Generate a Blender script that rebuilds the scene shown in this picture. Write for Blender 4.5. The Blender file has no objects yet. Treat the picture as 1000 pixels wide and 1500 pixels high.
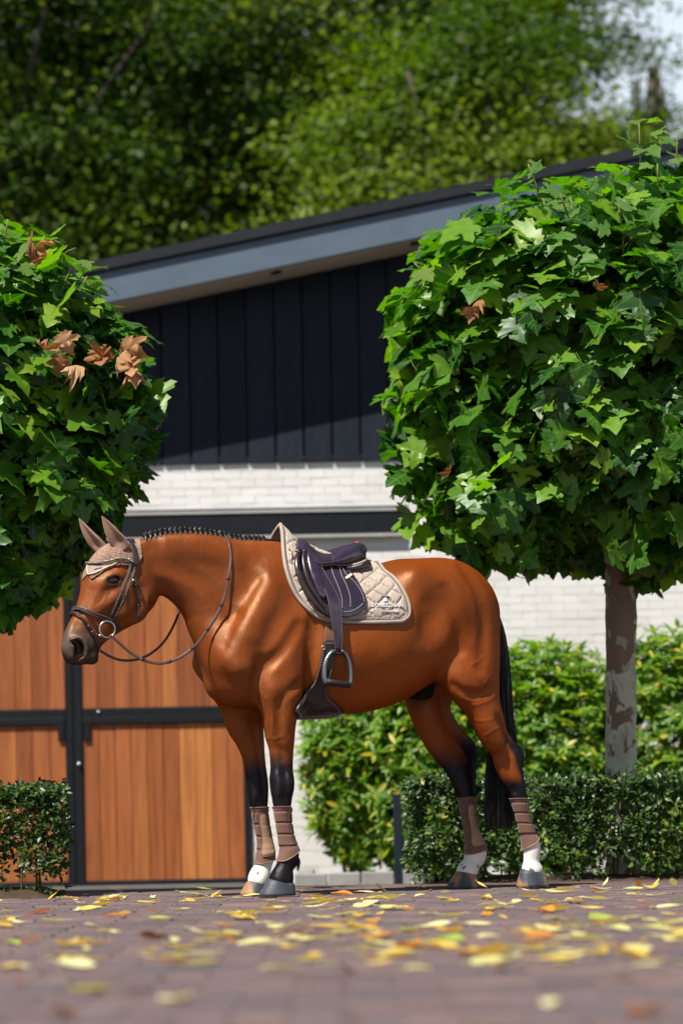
import bpy, bmesh, math, random
import numpy as np
from mathutils import Vector, Matrix, Euler

random.seed(7)
rng = np.random.default_rng(11)
S = bpy.context.scene
COL = S.collection
PI = math.pi

# ------------------------------------------------------------------ camera
F, CX, CY, CAMZ, ROLL = 3720.0, 500.0, 1200.0, 0.358, math.radians(1.1)
cR, sR = math.cos(ROLL), math.sin(ROLL)
cam_d = bpy.data.cameras.new('camera')
cam = bpy.data.objects.new('camera', cam_d)
COL.objects.link(cam)
cam_d.sensor_fit = 'VERTICAL'
cam_d.sensor_height = 36.0
cam_d.sensor_width = 24.0
cam_d.lens = 36.0 * F / 1500.0
cam_d.shift_y = (CY - 750.0) / 1500.0
cam_d.clip_start, cam_d.clip_end = 0.1, 3000.0
cam_d.dof.use_dof = True
cam_d.dof.focus_distance = 12.15
cam_d.dof.aperture_fstop = 1.75
cam.matrix_world = Matrix(((cR, sR, 0, 0), (0, 0, -1, 0), (-sR, cR, 0, CAMZ), (0, 0, 0, 1)))
S.camera = cam

# ------------------------------------------------------------------ light
SUN_EL, SUN_AZ = math.radians(57), math.radians(36)      # azimuth: to the left of the camera's back
sun_dir = Vector((-math.sin(SUN_AZ) * math.cos(SUN_EL), -math.cos(SUN_AZ) * math.cos(SUN_EL), math.sin(SUN_EL)))
sd = bpy.data.lights.new('sun', 'SUN')
sd.energy, sd.angle, sd.color = 5.0, math.radians(0.53), (1.0, 0.95, 0.87)
sun = bpy.data.objects.new('sun', sd)
COL.objects.link(sun)
sun.rotation_euler = sun_dir.to_track_quat('Z', 'Y').to_euler()

world = bpy.data.worlds.new('World')
S.world = world
world.use_nodes = True
wt = world.node_tree
wt.nodes.clear()
w_out = wt.nodes.new('ShaderNodeOutputWorld')
w_bg = wt.nodes.new('ShaderNodeBackground')
w_sky = wt.nodes.new('ShaderNodeTexSky')
w_sky.sky_type = 'NISHITA'
w_sky.sun_disc = False
w_sky.sun_elevation = SUN_EL
w_sky.sun_rotation = math.atan2(sun_dir.x, sun_dir.y)
w_sky.air_density, w_sky.dust_density, w_sky.ozone_density = 0.70, 0.25, 1.0
w_tc = wt.nodes.new('ShaderNodeTexCoord')
w_map = wt.nodes.new('ShaderNodeMapping')
w_map.inputs['Scale'].default_value = (1.0, 1.0, 2.6)
w_map.inputs['Location'].default_value = (0.75, 0.1, 0.45)
w_noise = wt.nodes.new('ShaderNodeTexNoise')
w_noise.inputs['Scale'].default_value = 2.6
w_noise.inputs['Detail'].default_value = 6.0
w_noise.inputs['Roughness'].default_value = 0.55
w_ramp = wt.nodes.new('ShaderNodeValToRGB')
w_ramp.color_ramp.elements[0].position = 0.36
w_ramp.color_ramp.elements[1].position = 0.54
w_mix = wt.nodes.new('ShaderNodeMixRGB')
w_mix.inputs[2].default_value = (10.0, 11.2, 12.8, 1)
wt.links.new(w_tc.outputs['Generated'], w_map.inputs['Vector'])
wt.links.new(w_map.outputs[0], w_noise.inputs['Vector'])
wt.links.new(w_noise.outputs['Fac'], w_ramp.inputs[0])
w_sep = wt.nodes.new('ShaderNodeSeparateXYZ')
w_low = wt.nodes.new('ShaderNodeMapRange')          # fewer clouds overhead than towards the horizon
w_low.inputs['From Min'].default_value, w_low.inputs['From Max'].default_value = 0.33, 0.50
w_low.inputs['To Min'].default_value, w_low.inputs['To Max'].default_value = 1.0, 0.0
w_mul = wt.nodes.new('ShaderNodeMath'); w_mul.operation = 'MULTIPLY'
wt.links.new(w_tc.outputs['Generated'], w_sep.inputs[0])
wt.links.new(w_sep.outputs[2], w_low.inputs[0])
wt.links.new(w_ramp.outputs['Color'], w_mul.inputs[0])
wt.links.new(w_low.outputs[0], w_mul.inputs[1])
wt.links.new(w_mul.outputs[0], w_mix.inputs[0])
wt.links.new(w_sky.outputs[0], w_mix.inputs[1])
wt.links.new(w_mix.outputs[0], w_bg.inputs['Color'])
w_bg.inputs['Strength'].default_value = 0.05
wt.links.new(w_bg.outputs[0], w_out.inputs['Surface'])

vs = S.view_settings
S.display_settings.display_device = 'sRGB'
vs.view_transform, vs.look, vs.exposure, vs.gamma = 'Standard', 'None', 0.72, 1.0
vs.use_curve_mapping = False
S.cycles.use_denoising = True
S.cycles.max_bounces = 6
S.cycles.diffuse_bounces = 2
S.cycles.glossy_bounces = 2
S.cycles.transmission_bounces = 4
S.cycles.transparent_max_bounces = 4
S.cycles.caustics_reflective = S.cycles.caustics_refractive = False
S.cycles.sample_clamp_indirect = 6.0

# ------------------------------------------------------------------ helpers
def ray(px, py):
    u, v = (px - CX) / F, (CY - py) / F
    return np.array([u * cR + v * sR, 1.0, -u * sR + v * cR])

def W(px, py, d):
    """world point seen at photo pixel px, py at depth d"""
    r = ray(px, py)
    return np.array([0, 0, CAMZ]) + r * d

def gz(y):
    """height of the ground at depth y: level, then falling gently to the wall"""
    t = np.clip((np.asarray(y, float) - 13.4) / 5.0, 0, 1)
    return -0.15 * t * t * (3 - 2 * t)

def onground(px, py):
    r = ray(px, py)
    return np.array([0, 0, CAMZ]) + r * (CAMZ / -r[2])

def tag(o, label=None, cat=None, group=None, kind=None):
    if label: o['label'] = label
    if cat: o['category'] = cat
    if group: o['group'] = group
    if kind: o['kind'] = kind
    return o

def link(o, parent=None):
    COL.objects.link(o)
    if parent is not None: o.parent = parent
    return o

def empty(name, loc=(0, 0, 0), rotz=0.0):
    o = bpy.data.objects.new(name, None)
    o.empty_display_size = 0.1
    o.location, o.rotation_euler = loc, (0, 0, rotz)
    return link(o)

def mesh(name, V, Fc, mat=None, smooth=True, attrs=None):
    me = bpy.data.meshes.new(name)
    V = np.asarray(V, float).reshape(-1, 3)
    if isinstance(Fc, np.ndarray):
        n, k = Fc.shape
        me.vertices.add(len(V)); me.vertices.foreach_set('co', V.astype(np.float32).ravel())
        me.loops.add(n * k); me.loops.foreach_set('vertex_index', Fc.astype(np.int32).ravel())
        me.polygons.add(n)
        me.polygons.foreach_set('loop_start', np.arange(0, n * k, k, dtype=np.int32))
        me.update(calc_edges=True)
    else:
        me.from_pydata([tuple(v) for v in V], [], [tuple(f) for f in Fc])
    me.polygons.foreach_set('use_smooth', np.full(len(me.polygons), bool(smooth)))
    if attrs:
        for k, a in attrs.items():
            a = np.asarray(a, np.float32)
            if a.ndim == 1:
                at = me.attributes.new(k, 'FLOAT', 'POINT'); at.data.foreach_set('value', a)
            else:
                at = me.attributes.new(k, 'FLOAT_COLOR', 'POINT')
                at.data.foreach_set('color', np.concatenate([a, np.ones((len(a), 1), np.float32)], 1).ravel())
    if mat: me.materials.append(mat)
    me.validate()
    me.update()
    return me

def obj(name, me, parent=None, loc=None, rot=None):
    o = bpy.data.objects.new(name, me)
    if loc is not None: o.location = loc
    if rot is not None: o.rotation_euler = rot
    return link(o, parent)

class MB:
    """collects vertices and faces of ONE piece"""
    def __init__(s): s.v, s.f = [], []
    def add(s, V, Fc):
        b = len(s.v); s.v += [tuple(v) for v in V]; s.f += [tuple(i + b for i in f) for f in Fc]; return s
    def box(s, lo, hi, bev=0.0):
        V, Fc = boxgeo(lo, hi, bev); return s.add(V, Fc)
    def tube(s, P, r, n=8, caps=True, flat=1.0, up=(0, 0, 1)):
        V, Fc = tubegeo(P, r, n, caps, flat, up); return s.add(V, Fc)
    def obj(s, name, mat, parent=None, smooth=True):
        return obj(name, mesh(name, s.v, s.f, mat, smooth), parent)

def boxgeo(lo, hi, bev=0.0):
    lo, hi = np.asarray(lo, float), np.asarray(hi, float)
    if bev <= 0:
        V = [(x, y, z) for z in (lo[2], hi[2]) for y in (lo[1], hi[1]) for x in (lo[0], hi[0])]
        return V, [(0, 2, 3, 1), (4, 5, 7, 6), (0, 1, 5, 4), (2, 6, 7, 3), (0, 4, 6, 2), (1, 3, 7, 5)]
    bm = bmesh.new()
    bmesh.ops.create_cube(bm, size=1.0)
    for v in bm.verts:
        v.co = Vector([lo[i] + (v.co[i] + .5) * (hi[i] - lo[i]) for i in range(3)])
    bmesh.ops.bevel(bm, geom=bm.edges[:], offset=bev, segments=1, affect='EDGES', profile=0.5)
    bm.verts.index_update()
    V = [tuple(v.co) for v in bm.verts]; Fc = [[v.index for v in f.verts] for f in bm.faces]
    bm.free()
    return V, Fc

def tubegeo(P, r, n=8, caps=True, flat=1.0, up=(0, 0, 1)):
    """tube along P, radius r (number or list); flat < 1 squashes along the frame's second axis"""
    P = np.asarray(P, float); m = len(P)
    r = np.full(m, r, float) if np.isscalar(r) else np.asarray(r, float)
    T = np.gradient(P, axis=0); T /= np.linalg.norm(T, axis=1)[:, None] + 1e-12
    ups = np.asarray(up, float)
    if ups.ndim == 1: ups = np.tile(ups, (m, 1))
    V = []
    prev = None
    for i in range(m):
        b = np.cross(T[i], ups[i])
        if np.linalg.norm(b) < 1e-4:
            b = prev if prev is not None else np.cross(T[i], (0.3, 1, 0.2))
        b = b / np.linalg.norm(b); prev = b
        nn = np.cross(b, T[i])
        for k in range(n):
            a = 2 * PI * (k + .5) / n
            V.append(P[i] + r[i] * (math.cos(a) * b + math.sin(a) * flat * nn))
    Fc = [(i * n + k, i * n + (k + 1) % n, (i + 1) * n + (k + 1) % n, (i + 1) * n + k) for i in range(m - 1) for k in range(n)]
    if caps:
        Fc += [tuple(range(n))[::-1], tuple((m - 1) * n + k for k in range(n))]
    return V, Fc

def spline(P, n):
    """Catmull-Rom through P, n samples (any dimension)"""
    P = np.asarray(P, float)
    if len(P) == 2:
        t = np.linspace(0, 1, n)[:, None]; return P[0] * (1 - t) + P[1] * t
    d = np.r_[0, np.cumsum(np.linalg.norm(np.diff(P, axis=0), axis=1) + 1e-9)]
    t = np.linspace(0, d[-1], n)
    m = np.zeros_like(P)
    m[1:-1] = (P[2:] - P[:-2]) / (d[2:] - d[:-2])[:, None]
    m[0] = (P[1] - P[0]) / (d[1] - d[0]); m[-1] = (P[-1] - P[-2]) / (d[-1] - d[-2])
    i = np.clip(np.searchsorted(d, t, side='right') - 1, 0, len(P) - 2)
    h = (d[i + 1] - d[i])[:, None]; s = ((t - d[i])[:, None]) / h
    return ((2 * s**3 - 3 * s**2 + 1) * P[i] + (s**3 - 2 * s**2 + s) * h * m[i]
            + (-2 * s**3 + 3 * s**2) * P[i + 1] + (s**3 - s**2) * h * m[i + 1])

def vnoise(P, scale=1.0, seed=0):
    """cheap smooth value noise, P (n,3) -> 0..1"""
    P = np.asarray(P, float) * scale + seed * 17.31
    i = np.floor(P).astype(np.int64); f = P - i; f = f * f * (3 - 2 * f)
    def h(a, b, c):
        n = (a * 374761393 + b * 668265263 + c * 2147483647 + seed * 1013) & 0x7fffffff
        n = ((n ^ (n >> 13)) * 1274126177) & 0x7fffffff
        return ((n ^ (n >> 16)) & 0xffff) / 65535.0
    r = 0
    for dx in (0, 1):
        for dy in (0, 1):
            for dz in (0, 1):
                w = (f[:, 0] if dx else 1 - f[:, 0]) * (f[:, 1] if dy else 1 - f[:, 1]) * (f[:, 2] if dz else 1 - f[:, 2])
                r = r + w * h(i[:, 0] + dx, i[:, 1] + dy, i[:, 2] + dz)
    return r

# ------------------------------------------------------------------ materials
def srgb(r, g, b):
    f = lambda c: (c / 255 / 12.92) if c / 255 <= 0.04045 else ((c / 255 + 0.055) / 1.055) ** 2.4
    return (f(r), f(g), f(b), 1)

class NT:
    def __init__(s, name):
        s.m = bpy.data.materials.new(name); s.m.use_nodes = True
        s.t = s.m.node_tree; s.t.nodes.clear()
        s.out = s.t.nodes.new('ShaderNodeOutputMaterial')
    def n(s, typ, **kw):
        nd = s.t.nodes.new('ShaderNode' + typ)
        for k, v in kw.items():
            if k.startswith('i_'):
                key = k[2:]
                nd.inputs[int(key) if key.isdigit() else key.replace('_', ' ')].default_value = v
            else: setattr(nd, k, v)
        return nd
    def l(s, a, b): s.t.links.new(a, b)
    def principled(s, col=None, rough=0.6, spec=0.4, metal=0.0):
        p = s.n('BsdfPrincipled')
        if col is not None: p.inputs['Base Color'].default_value = col
        p.inputs['Roughness'].default_value = rough
        p.inputs['Specular IOR Level'].default_value = spec
        p.inputs['Metallic'].default_value = metal
        s.l(p.outputs[0], s.out.inputs['Surface'])
        return p
    def noise(s, scale, detail=4, rough=.55, vec=None, dist=0.0):
        nd = s.n('TexNoise'); nd.inputs['Scale'].default_value = scale
        nd.inputs['Detail'].default_value = detail; nd.inputs['Roughness'].default_value = rough
        nd.inputs['Distortion'].default_value = dist
        if vec is not None: s.l(vec, nd.inputs['Vector'])
        return nd.outputs['Fac']
    def ramp(s, fac, stops):
        r = s.n('ValToRGB'); e = r.color_ramp.elements
        while len(e) < len(stops): e.new(0.5)
        for el, (p, c) in zip(e, stops):
            el.position = p; el.color = c if len(c) == 4 else (*c, 1)
        s.l(fac, r.inputs[0]); return r.outputs['Color']
    def mix(s, fac, a, b, mode='MIX'):
        nd = s.n('MixRGB', blend_type=mode)
        for i, v in ((0, fac), (1, a), (2, b)):
            if isinstance(v, bpy.types.NodeSocket): s.l(v, nd.inputs[i])
            else: nd.inputs[i].default_value = v if (i == 0 or len(v) == 4) else (*v, 1)
        return nd.outputs[0]
    def coord(s, which='Object', scale=None):
        tc = s.n('TexCoord').outputs[which]
        if scale is None: return tc
        mp = s.n('Mapping'); mp.inputs['Scale'].default_value = scale
        s.l(tc, mp.inputs['Vector']); return mp.outputs[0]
    def bump(s, p, h, strength=0.3, dist=0.01):
        b = s.n('Bump'); b.inputs['Strength'].default_value = strength; b.inputs['Distance'].default_value = dist
        s.l(h, b.inputs['Height']); s.l(b.outputs[0], p.inputs['Normal']); return b
    def attr(s, name):
        a = s.n('Attribute'); a.attribute_name = name; return a

def simple(name, col, rough=0.6, spec=0.4, metal=0.0, var=0.0, nscale=20, bump=0.0, bscale=200):
    t = NT(name); p = t.principled(col, rough, spec, metal)
    if var:
        c = t.noise(nscale, 5, vec=t.coord())
        lo = tuple(x * (1 - var) for x in col[:3]); hi = tuple(min(1, x * (1 + var)) for x in col[:3])
        t.l(t.ramp(c, [(.25, lo), (.75, hi)]), p.inputs['Base Color'])
    if bump:
        t.bump(p, t.noise(bscale, 3, vec=t.coord()), bump, 0.004)
    return t.m
# ------------------------------------------------------------------ the horse's body: a sculpted distance field, meshed once
TH = math.radians(25)
cT, sT = math.cos(TH), math.sin(TH)
HO = W(560, 1200, 12.35); HO[2] = 0.0
FW = np.array([-cT, -sT, 0.0]); LF = np.array([sT, -cT, 0.0]); UP = np.array([0, 0, 1.0])
HORSE_ROT = math.pi + TH
def to_local(P):
    P = np.asarray(P, float) - HO
    return np.stack([P @ FW, P @ LF, P @ UP], -1)
CAML = to_local(np.array([0, 0, CAMZ]))
def rayl(px, py):
    r = ray(px, py); return np.array([r @ FW, r @ LF, r @ UP])
def L(px, py, yl=0.0):
    """horse-local point seen at a photo pixel, on the plane local y = yl"""
    r = rayl(px, py); t = (yl - CAML[1]) / r[1]
    return CAML + r * t
def pxm(x, yl=0.0): return F / (12.35 - x * sT - yl * cT)

VOX = 0.007
G0, G1 = np.array([-0.84, -0.47, 0.0]), np.array([1.86, 0.47, 1.82])
GN = np.ceil((G1 - G0) / VOX).astype(int) + 1
FLD = np.full(GN, 1.0, np.float32)
AX = [(G0[i] + VOX * np.arange(GN[i])).astype(np.float32) for i in range(3)]
def box_ix(lo, hi):
    a = np.clip(np.floor((np.asarray(lo) - G0) / VOX).astype(int), 0, GN)
    b = np.clip(np.ceil((np.asarray(hi) - G0) / VOX).astype(int) + 1, 0, GN)
    return tuple(slice(a[i], b[i]) for i in range(3))
def grid_of(sl):
    return AX[0][sl[0]][:, None, None], AX[1][sl[1]][None, :, None], AX[2][sl[2]][None, None, :]
def smin(a, b, k):
    if k <= 0: return np.minimum(a, b)
    h = np.clip(k - np.abs(a - b), 0, None) / k
    return np.minimum(a, b) - h * h * k * 0.25
def put(sl, d, k, mode='+'):
    cur = FLD[sl]
    if mode == '+': FLD[sl] = smin(cur, d, k)
    else: FLD[sl] = -smin(-cur, d, k)              # carve
def seg_d(X, Y, Z, A, B, ra, rb, p, cap):
    T = B - A; Ln = np.linalg.norm(T); T = T / Ln
    N1 = np.array([0, 1.0, 0]) - T * T[1]; N1 /= np.linalg.norm(N1); N2 = np.cross(T, N1)
    x, y, z = X - A[0], Y - A[1], Z - A[2]
    t = x * T[0] + y * T[1] + z * T[2]
    tc = np.clip(t, 0, Ln); w = tc / Ln
    r1 = ra[0] + (rb[0] - ra[0]) * w; r2 = ra[1] + (rb[1] - ra[1]) * w
    a = np.abs(x * N1[0] + y * N1[1] + z * N1[2]) / r1
    b = np.abs(x * N2[0] + y * N2[1] + z * N2[2]) / r2
    rc = np.minimum(r1, r2) * cap
    c = np.abs(t - tc) / rc
    if p == 2:
        k = np.sqrt(a * a + b * b + c * c) + 1e-6
        g = np.sqrt((a / r1) ** 2 + (b / r2) ** 2 + (c / rc) ** 2) / k + 1e-6
    else:
        k = (a ** p + b ** p + c ** p) ** (1 / p) + 1e-6
        g = np.sqrt((a ** (p - 1) / r1) ** 2 + (b ** (p - 1) / r2) ** 2 + (c ** (p - 1) / rc) ** 2) / k ** (p - 1) + 1e-4
    return ((k - 1) / g).astype(np.float32)
MARG = 0.11
def chain(sec, k=0.05, n=None, p=2, cap=1.0, mode='+'):
    """sec rows: x, y, z, lateral radius, in-plane radius"""
    sec = np.asarray(sec, float)
    n = n or max(3, len(sec) * 3)
    s = spline(sec, n) if len(sec) > 2 else spline(sec, n)
    s[:, 3:] = np.maximum(s[:, 3:], 0.004)
    R = s[:, 3:].max(1) + MARG
    sl = box_ix((s[:, :3] - R.max()).min(0), (s[:, :3] + R.max()).max(0))
    off = np.array([q.start for q in sl])
    acc = np.full([q.stop - q.start for q in sl], 1.0, np.float32)
    for i in range(n - 1):
        rr = max(R[i], R[i + 1])
        s2 = box_ix(np.minimum(s[i, :3], s[i + 1, :3]) - rr, np.maximum(s[i, :3], s[i + 1, :3]) + rr)
        X, Y, Z = grid_of(s2)
        d = seg_d(X, Y, Z, s[i, :3], s[i + 1, :3], s[i, 3:], s[i + 1, 3:], p, cap)
        q = tuple(slice(s2[j].start - off[j], s2[j].stop - off[j]) for j in range(3))
        acc[q] = np.minimum(acc[q], d)
    put(sl, acc, k, mode)
def ell(C, r, tilt=0.0, yaw=0.0, k=0.05, mode='+'):
    """ellipsoid; tilt turns x towards z, yaw turns x towards y (degrees)"""
    C = np.asarray(C, float); r = np.asarray(r, float); R = r.max() + MARG
    sl = box_ix(C - R, C + R)
    X, Y, Z = grid_of(sl); x, y, z = X - C[0], Y - C[1], Z - C[2]
    c, s = math.cos(math.radians(tilt)), math.sin(math.radians(tilt))
    cy, sy = math.cos(math.radians(yaw)), math.sin(math.radians(yaw))
    x2, y2 = x * cy + y * sy, -x * sy + y * cy
    a, b, e = (x2 * c + z * s) / r[0], y2 / r[1] + 0 * x + 0 * z, (-x2 * s + z * c) / r[2]
    kk = np.sqrt(a * a + b * b + e * e) + 1e-6
    g = np.sqrt((a / r[0]) ** 2 + (b / r[1]) ** 2 + (e / r[2]) ** 2) / kk + 1e-6
    put(sl, ((kk - 1) / g).astype(np.float32), k, mode)
def pairs(rows, yl=0.0):
    """rows: (x1, y1, x2, y2, lateral) pixel pairs across a limb seen from the side"""
    out = []
    for x1, y1, x2, y2, w in rows:
        a, b = L(x1, y1, yl), L(x2, y2, yl)
        c = (a + b) / 2
        out.append([c[0], yl, c[2], w, np.linalg.norm(a - b) / 2])
    return out
def leg(rows):
    """rows: (py, x left, x right, lateral radius, local y); the seen half width is turned back into the fore-aft radius"""
    out = []
    for py, xl, xr, w, yl in rows:
        c = L((xl + xr) / 2, py, yl)
        hw = (xr - xl) / 2 / pxm(c[0], yl)
        r2 = math.sqrt(max(hw * hw - (w * sT) ** 2, (0.35 * hw) ** 2)) / cT
        out.append([c[0], yl, c[2], w, r2])
    return out

# ---- sample, gradient, cast
def fld(P):
    q = (np.asarray(P, float) - G0) / VOX
    q = np.clip(q, 0, GN - 1.001); i = q.astype(int); f = q - i
    r = 0
    for a in (0, 1):
        for b in (0, 1):
            for c in (0, 1):
                w = (f[..., 0] if a else 1 - f[..., 0]) * (f[..., 1] if b else 1 - f[..., 1]) * (f[..., 2] if c else 1 - f[..., 2])
                r = r + w * FLD[i[..., 0] + a, i[..., 1] + b, i[..., 2] + c]
    return r
def fgrad(P, h=0.008):
    P = np.asarray(P, float)
    g = np.stack([fld(P + e) - fld(P - e) for e in np.eye(3) * h], -1)
    return g / (np.linalg.norm(g, axis=-1, keepdims=True) + 1e-9)
def snap(P, off=0.0, it=10, damp=.8):
    """push points onto the surface (or a shell off metres outside it)"""
    P = np.array(P, float)
    for _ in range(it):
        d = fld(P) - off
        P -= fgrad(P) * np.clip(d, -.03, .03)[..., None] * damp
    return P
def cast(px, py, off=0.0):
    r = rayl(px, py)
    t = np.arange(10.9, 13.4, 0.003)
    d = fld(CAML + t[:, None] * r) - off
    i = np.argmax(d < 0)
    if d[i] >= 0: i = int(np.argmin(d))
    return CAML + t[i] * r

def groove(pts, r=.020, depth=.006, k=.03):
    P = spline(np.array([cast(*p) for p in pts]), 4 * len(pts)); N = fgrad(P, .02)
    t = np.sin(np.linspace(.12, PI - .12, len(P)))
    C = P + N * (r - depth * t)[:, None]
    chain(np.c_[C, np.full((len(P), 2), r)], k=k, n=len(P), mode='-')
def ridge(pts, r=.03, h=.006, k=.04):
    P = spline(np.array([cast(*p) for p in pts]), 4 * len(pts)); N = fgrad(P, .02)
    t = np.sin(np.linspace(.12, PI - .12, len(P)))
    C = P - N * (r - h * t)[:, None]
    chain(np.c_[C, np.full((len(P), 2), r)], k=k, n=len(P))
# trunk
chain(pairs([(352, 838, 352, 1012, .15), (380, 818, 380, 1040, .20), (412, 806, 412, 1048, .225), (450, 816, 450, 1050, .255),
             (490, 828, 490, 1047, .285), (530, 833, 530, 1042, .30), (570, 826, 570, 1026, .295), (605, 816, 605, 1006, .28),
             (640, 820, 640, 978, .265), (668, 834, 668, 962, .235), (688, 850, 688, 945, .18)]), n=80, cap=.7)
# withers and spine ridge
chain(pairs([(372, 797, 372, 860, .05), (405, 797, 405, 860, .055), (430, 803, 430, 870, .06), (470, 822, 470, 880, .07), (520, 832, 520, 890, .08)]), k=.10, n=40)
# neck
chain(pairs([(203, 791, 216, 868, .070), (222, 785, 226, 871, .075), (250, 780.5, 241, 874, .082), (282, 779, 258, 885, .092),
             (315, 782, 276, 903, .108), (348, 787, 294, 930, .128), (380, 794, 312, 965, .150), (408, 800, 335, 1000, .165)]), k=.07, n=70)
def loc2(px, py, yv, sg):
    q = L(px, py, abs(yv)); return [q[0], sg * abs(yv), q[2]]
# breast
ell(L(338, 965, .09), (.12, .105, .165), tilt=-15, k=.09)
ell(L(326, 962, -.11), (.13, .11, .165), tilt=-15, k=.09)
ell(L(340, 1008, 0), (.10, .15, .07), k=.09)
for sg in (1, -1):
    # shoulder blade, point of shoulder, triceps
    chain([loc2(408, 838, .085, sg) + [.05, .075], loc2(392, 880, .15, sg) + [.055, .10], loc2(368, 930, .18, sg) + [.055, .10], loc2(350, 972, .18, sg) + [.055, .085]], k=.06, n=14)
    chain([loc2(440, 905, .17, sg) + [.05, .07], loc2(424, 945, .195, sg) + [.05, .085], loc2(408, 985, .185, sg) + [.05, .09], loc2(404, 1010, .17, sg) + [.05, .08]], k=.06, n=14)
    # hip, croup, thigh
    q = L(612, 850, .22); ell((q[0], sg * .205, q[2]), (.055, .04, .05), k=.10)
    q = L(668, 872, .18); ell((q[0], sg * .135, q[2]), (.20, .125, .155), tilt=25, k=.10)
    q = L(692, 935, .18); ell((q[0], sg * .130, q[2]), (.145, .105, .26), tilt=4, k=.08)
# muscle lines
for sg in (1, -1):
    chain([loc2(388, 972, .235, sg) + [.02, .02], loc2(384, 1000, .235, sg) + [.026, .022], loc2(382, 1030, .215, sg) + [.015, .015]], k=.06, n=8, mode='-')
    chain([loc2(452, 925, .262, sg) + [.012, .025], loc2(450, 975, .268, sg) + [.018, .03], loc2(446, 1020, .26, sg) + [.016, .025]], k=.06, n=8, mode='-')
    chain([loc2(372, 845, .172, sg) + [.012, .03], loc2(345, 890, .205, sg) + [.016, .03], loc2(322, 935, .21, sg) + [.014, .025]], k=.07, n=9, mode='-')
    chain([loc2(226, 862, .092, sg) + [.008, .02], loc2(262, 898, .118, sg) + [.012, .02], loc2(296, 945, .165, sg) + [.012, .02]], k=.04, n=9, mode='-')
    chain([loc2(224, 800, .078, sg) + [.012, .03], loc2(270, 815, .105, sg) + [.016, .04], loc2(330, 830, .14, sg) + [.012, .03]], k=.06, n=9, mode='-')
    chain([loc2(655, 985, .285, sg) + [.02, .02], loc2(640, 930, .315, sg) + [.02, .03], loc2(628, 890, .32, sg) + [.02, .02]], k=.07, n=9, mode='-')
# flank hollow
for sg in (1, -1):
    q = L(636, 905, .28); ell((q[0], sg * .335, q[2]), (.045, .06, .11), tilt=20, k=.10, mode='-')

# legs
chain(leg([(930, 385, 432, .05, .15), (965, 374, 440, .07, .16), (995, 372, 446, .085, .16), (1016, 377, 445, .085, .16), (1042, 383, 437, .078, .15), (1070, 388, 432, .066, .14),
           (1100, 394, 430, .054, .135), (1126, 396, 429, .050, .13), (1148, 395, 431, .054, .13), (1168, 398, 428, .047, .13), (1184, 401, 426, .037, .13),
           (1205, 405, 426, .027, .13), (1232, 409, 431, .029, .13), (1250, 410, 438, .041, .13), (1262, 407, 435, .040, .13), (1272, 403, 429, .038, .13),
           (1281, 398, 430, .046, .13), (1288, 394, 430, .050, .13), (1296, 396, 428, .044, .13)]), k=.07, n=90)
chain(leg([(960, 315, 385, .06, -.15), (1000, 313, 388, .085, -.155), (1030, 321, 387, .085, -.15), (1060, 331, 386, .072, -.14), (1082, 344, 387, .062, -.135),
           (1106, 354, 388, .052, -.13), (1126, 358, 390, .050, -.13), (1148, 361, 393, .054, -.13), (1168, 364, 393, .047, -.13), (1186, 369, 392, .037, -.13),
           (1205, 373, 394, .027, -.13), (1234, 378, 399, .029, -.13), (1254, 376, 402, .041, -.13), (1265, 375, 399, .039, -.13), (1273, 371, 397, .038, -.13),
           (1281, 366, 396, .046, -.13), (1288, 363, 394, .050, -.13), (1296, 364, 391, .044, -.13)]), k=.07, n=90)
chain(leg([(900, 650, 718, .07, .13), (950, 652, 728, .095, .145), (985, 653, 731, .098, .15), (1010, 662, 732, .09, .15), (1032, 678, 733, .078, .15),
           (1055, 692, 738, .067, .15), (1076, 704, 743, .058, .15), (1096, 717, 754, .050, .15), (1114, 724, 764, .048, .15), (1134, 733, 766, .047, .15),
           (1152, 741, 769, .043, .15), (1170, 748, 771, .037, .15), (1195, 756, 775, .027, .15), (1225, 763, 784, .029, .15), (1240, 765, 791, .041, .15),
           (1252, 766, 790, .040, .15), (1262, 766, 789, .037, .15), (1270, 764, 792, .044, .15), (1275, 763, 795, .047, .15), (1283, 765, 793, .042, .15)]), k=.07, n=90)
chain(leg([(955, 585, 668, .10, -.14), (995, 585, 664, .10, -.145), (1027, 593, 661, .09, -.145), (1044, 600, 660, .082, -.14), (1062, 609, 667, .072, -.14),
           (1083, 621, 680, .062, -.14), (1102, 637, 695, .052, -.14), (1118, 648, 698, .049, -.14), (1146, 661, 697, .046, -.14), (1168, 670, 698, .039, -.14),
           (1195, 676, 697, .027, -.14), (1228, 682, 704, .029, -.14), (1244, 682, 712, .041, -.14), (1256, 679, 711, .040, -.14), (1265, 677, 702, .037, -.14),
           (1273, 670, 700, .046, -.14), (1280, 667, 698, .047, -.14), (1288, 668, 696, .042, -.14)]), k=.07, n=90)
# point of hock, knees' bones, stifles
q = L(757, 1104, .15); ell(q, (.032, .026, .05), tilt=-20, k=.03)
q = L(690, 1100, -.14); ell(q, (.032, .026, .05), tilt=-20, k=.03)

q = L(676, 1000, .19); ell(q, (.065, .05, .085), tilt=-30, k=.09)
# gaskin muscle and tendon groove
q = L(712, 1062, .18); ell(q, (.045, .04, .11), tilt=-20, k=.07)
for (px, py, yl) in ((746, 1088, .212),):
    ell(L(px, py, yl), (.016, .02, .06), tilt=-18, k=.03, mode='-')
# sheath
ell(L(612, 1008, 0), (.09, .05, .055), tilt=15, k=.03)

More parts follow.
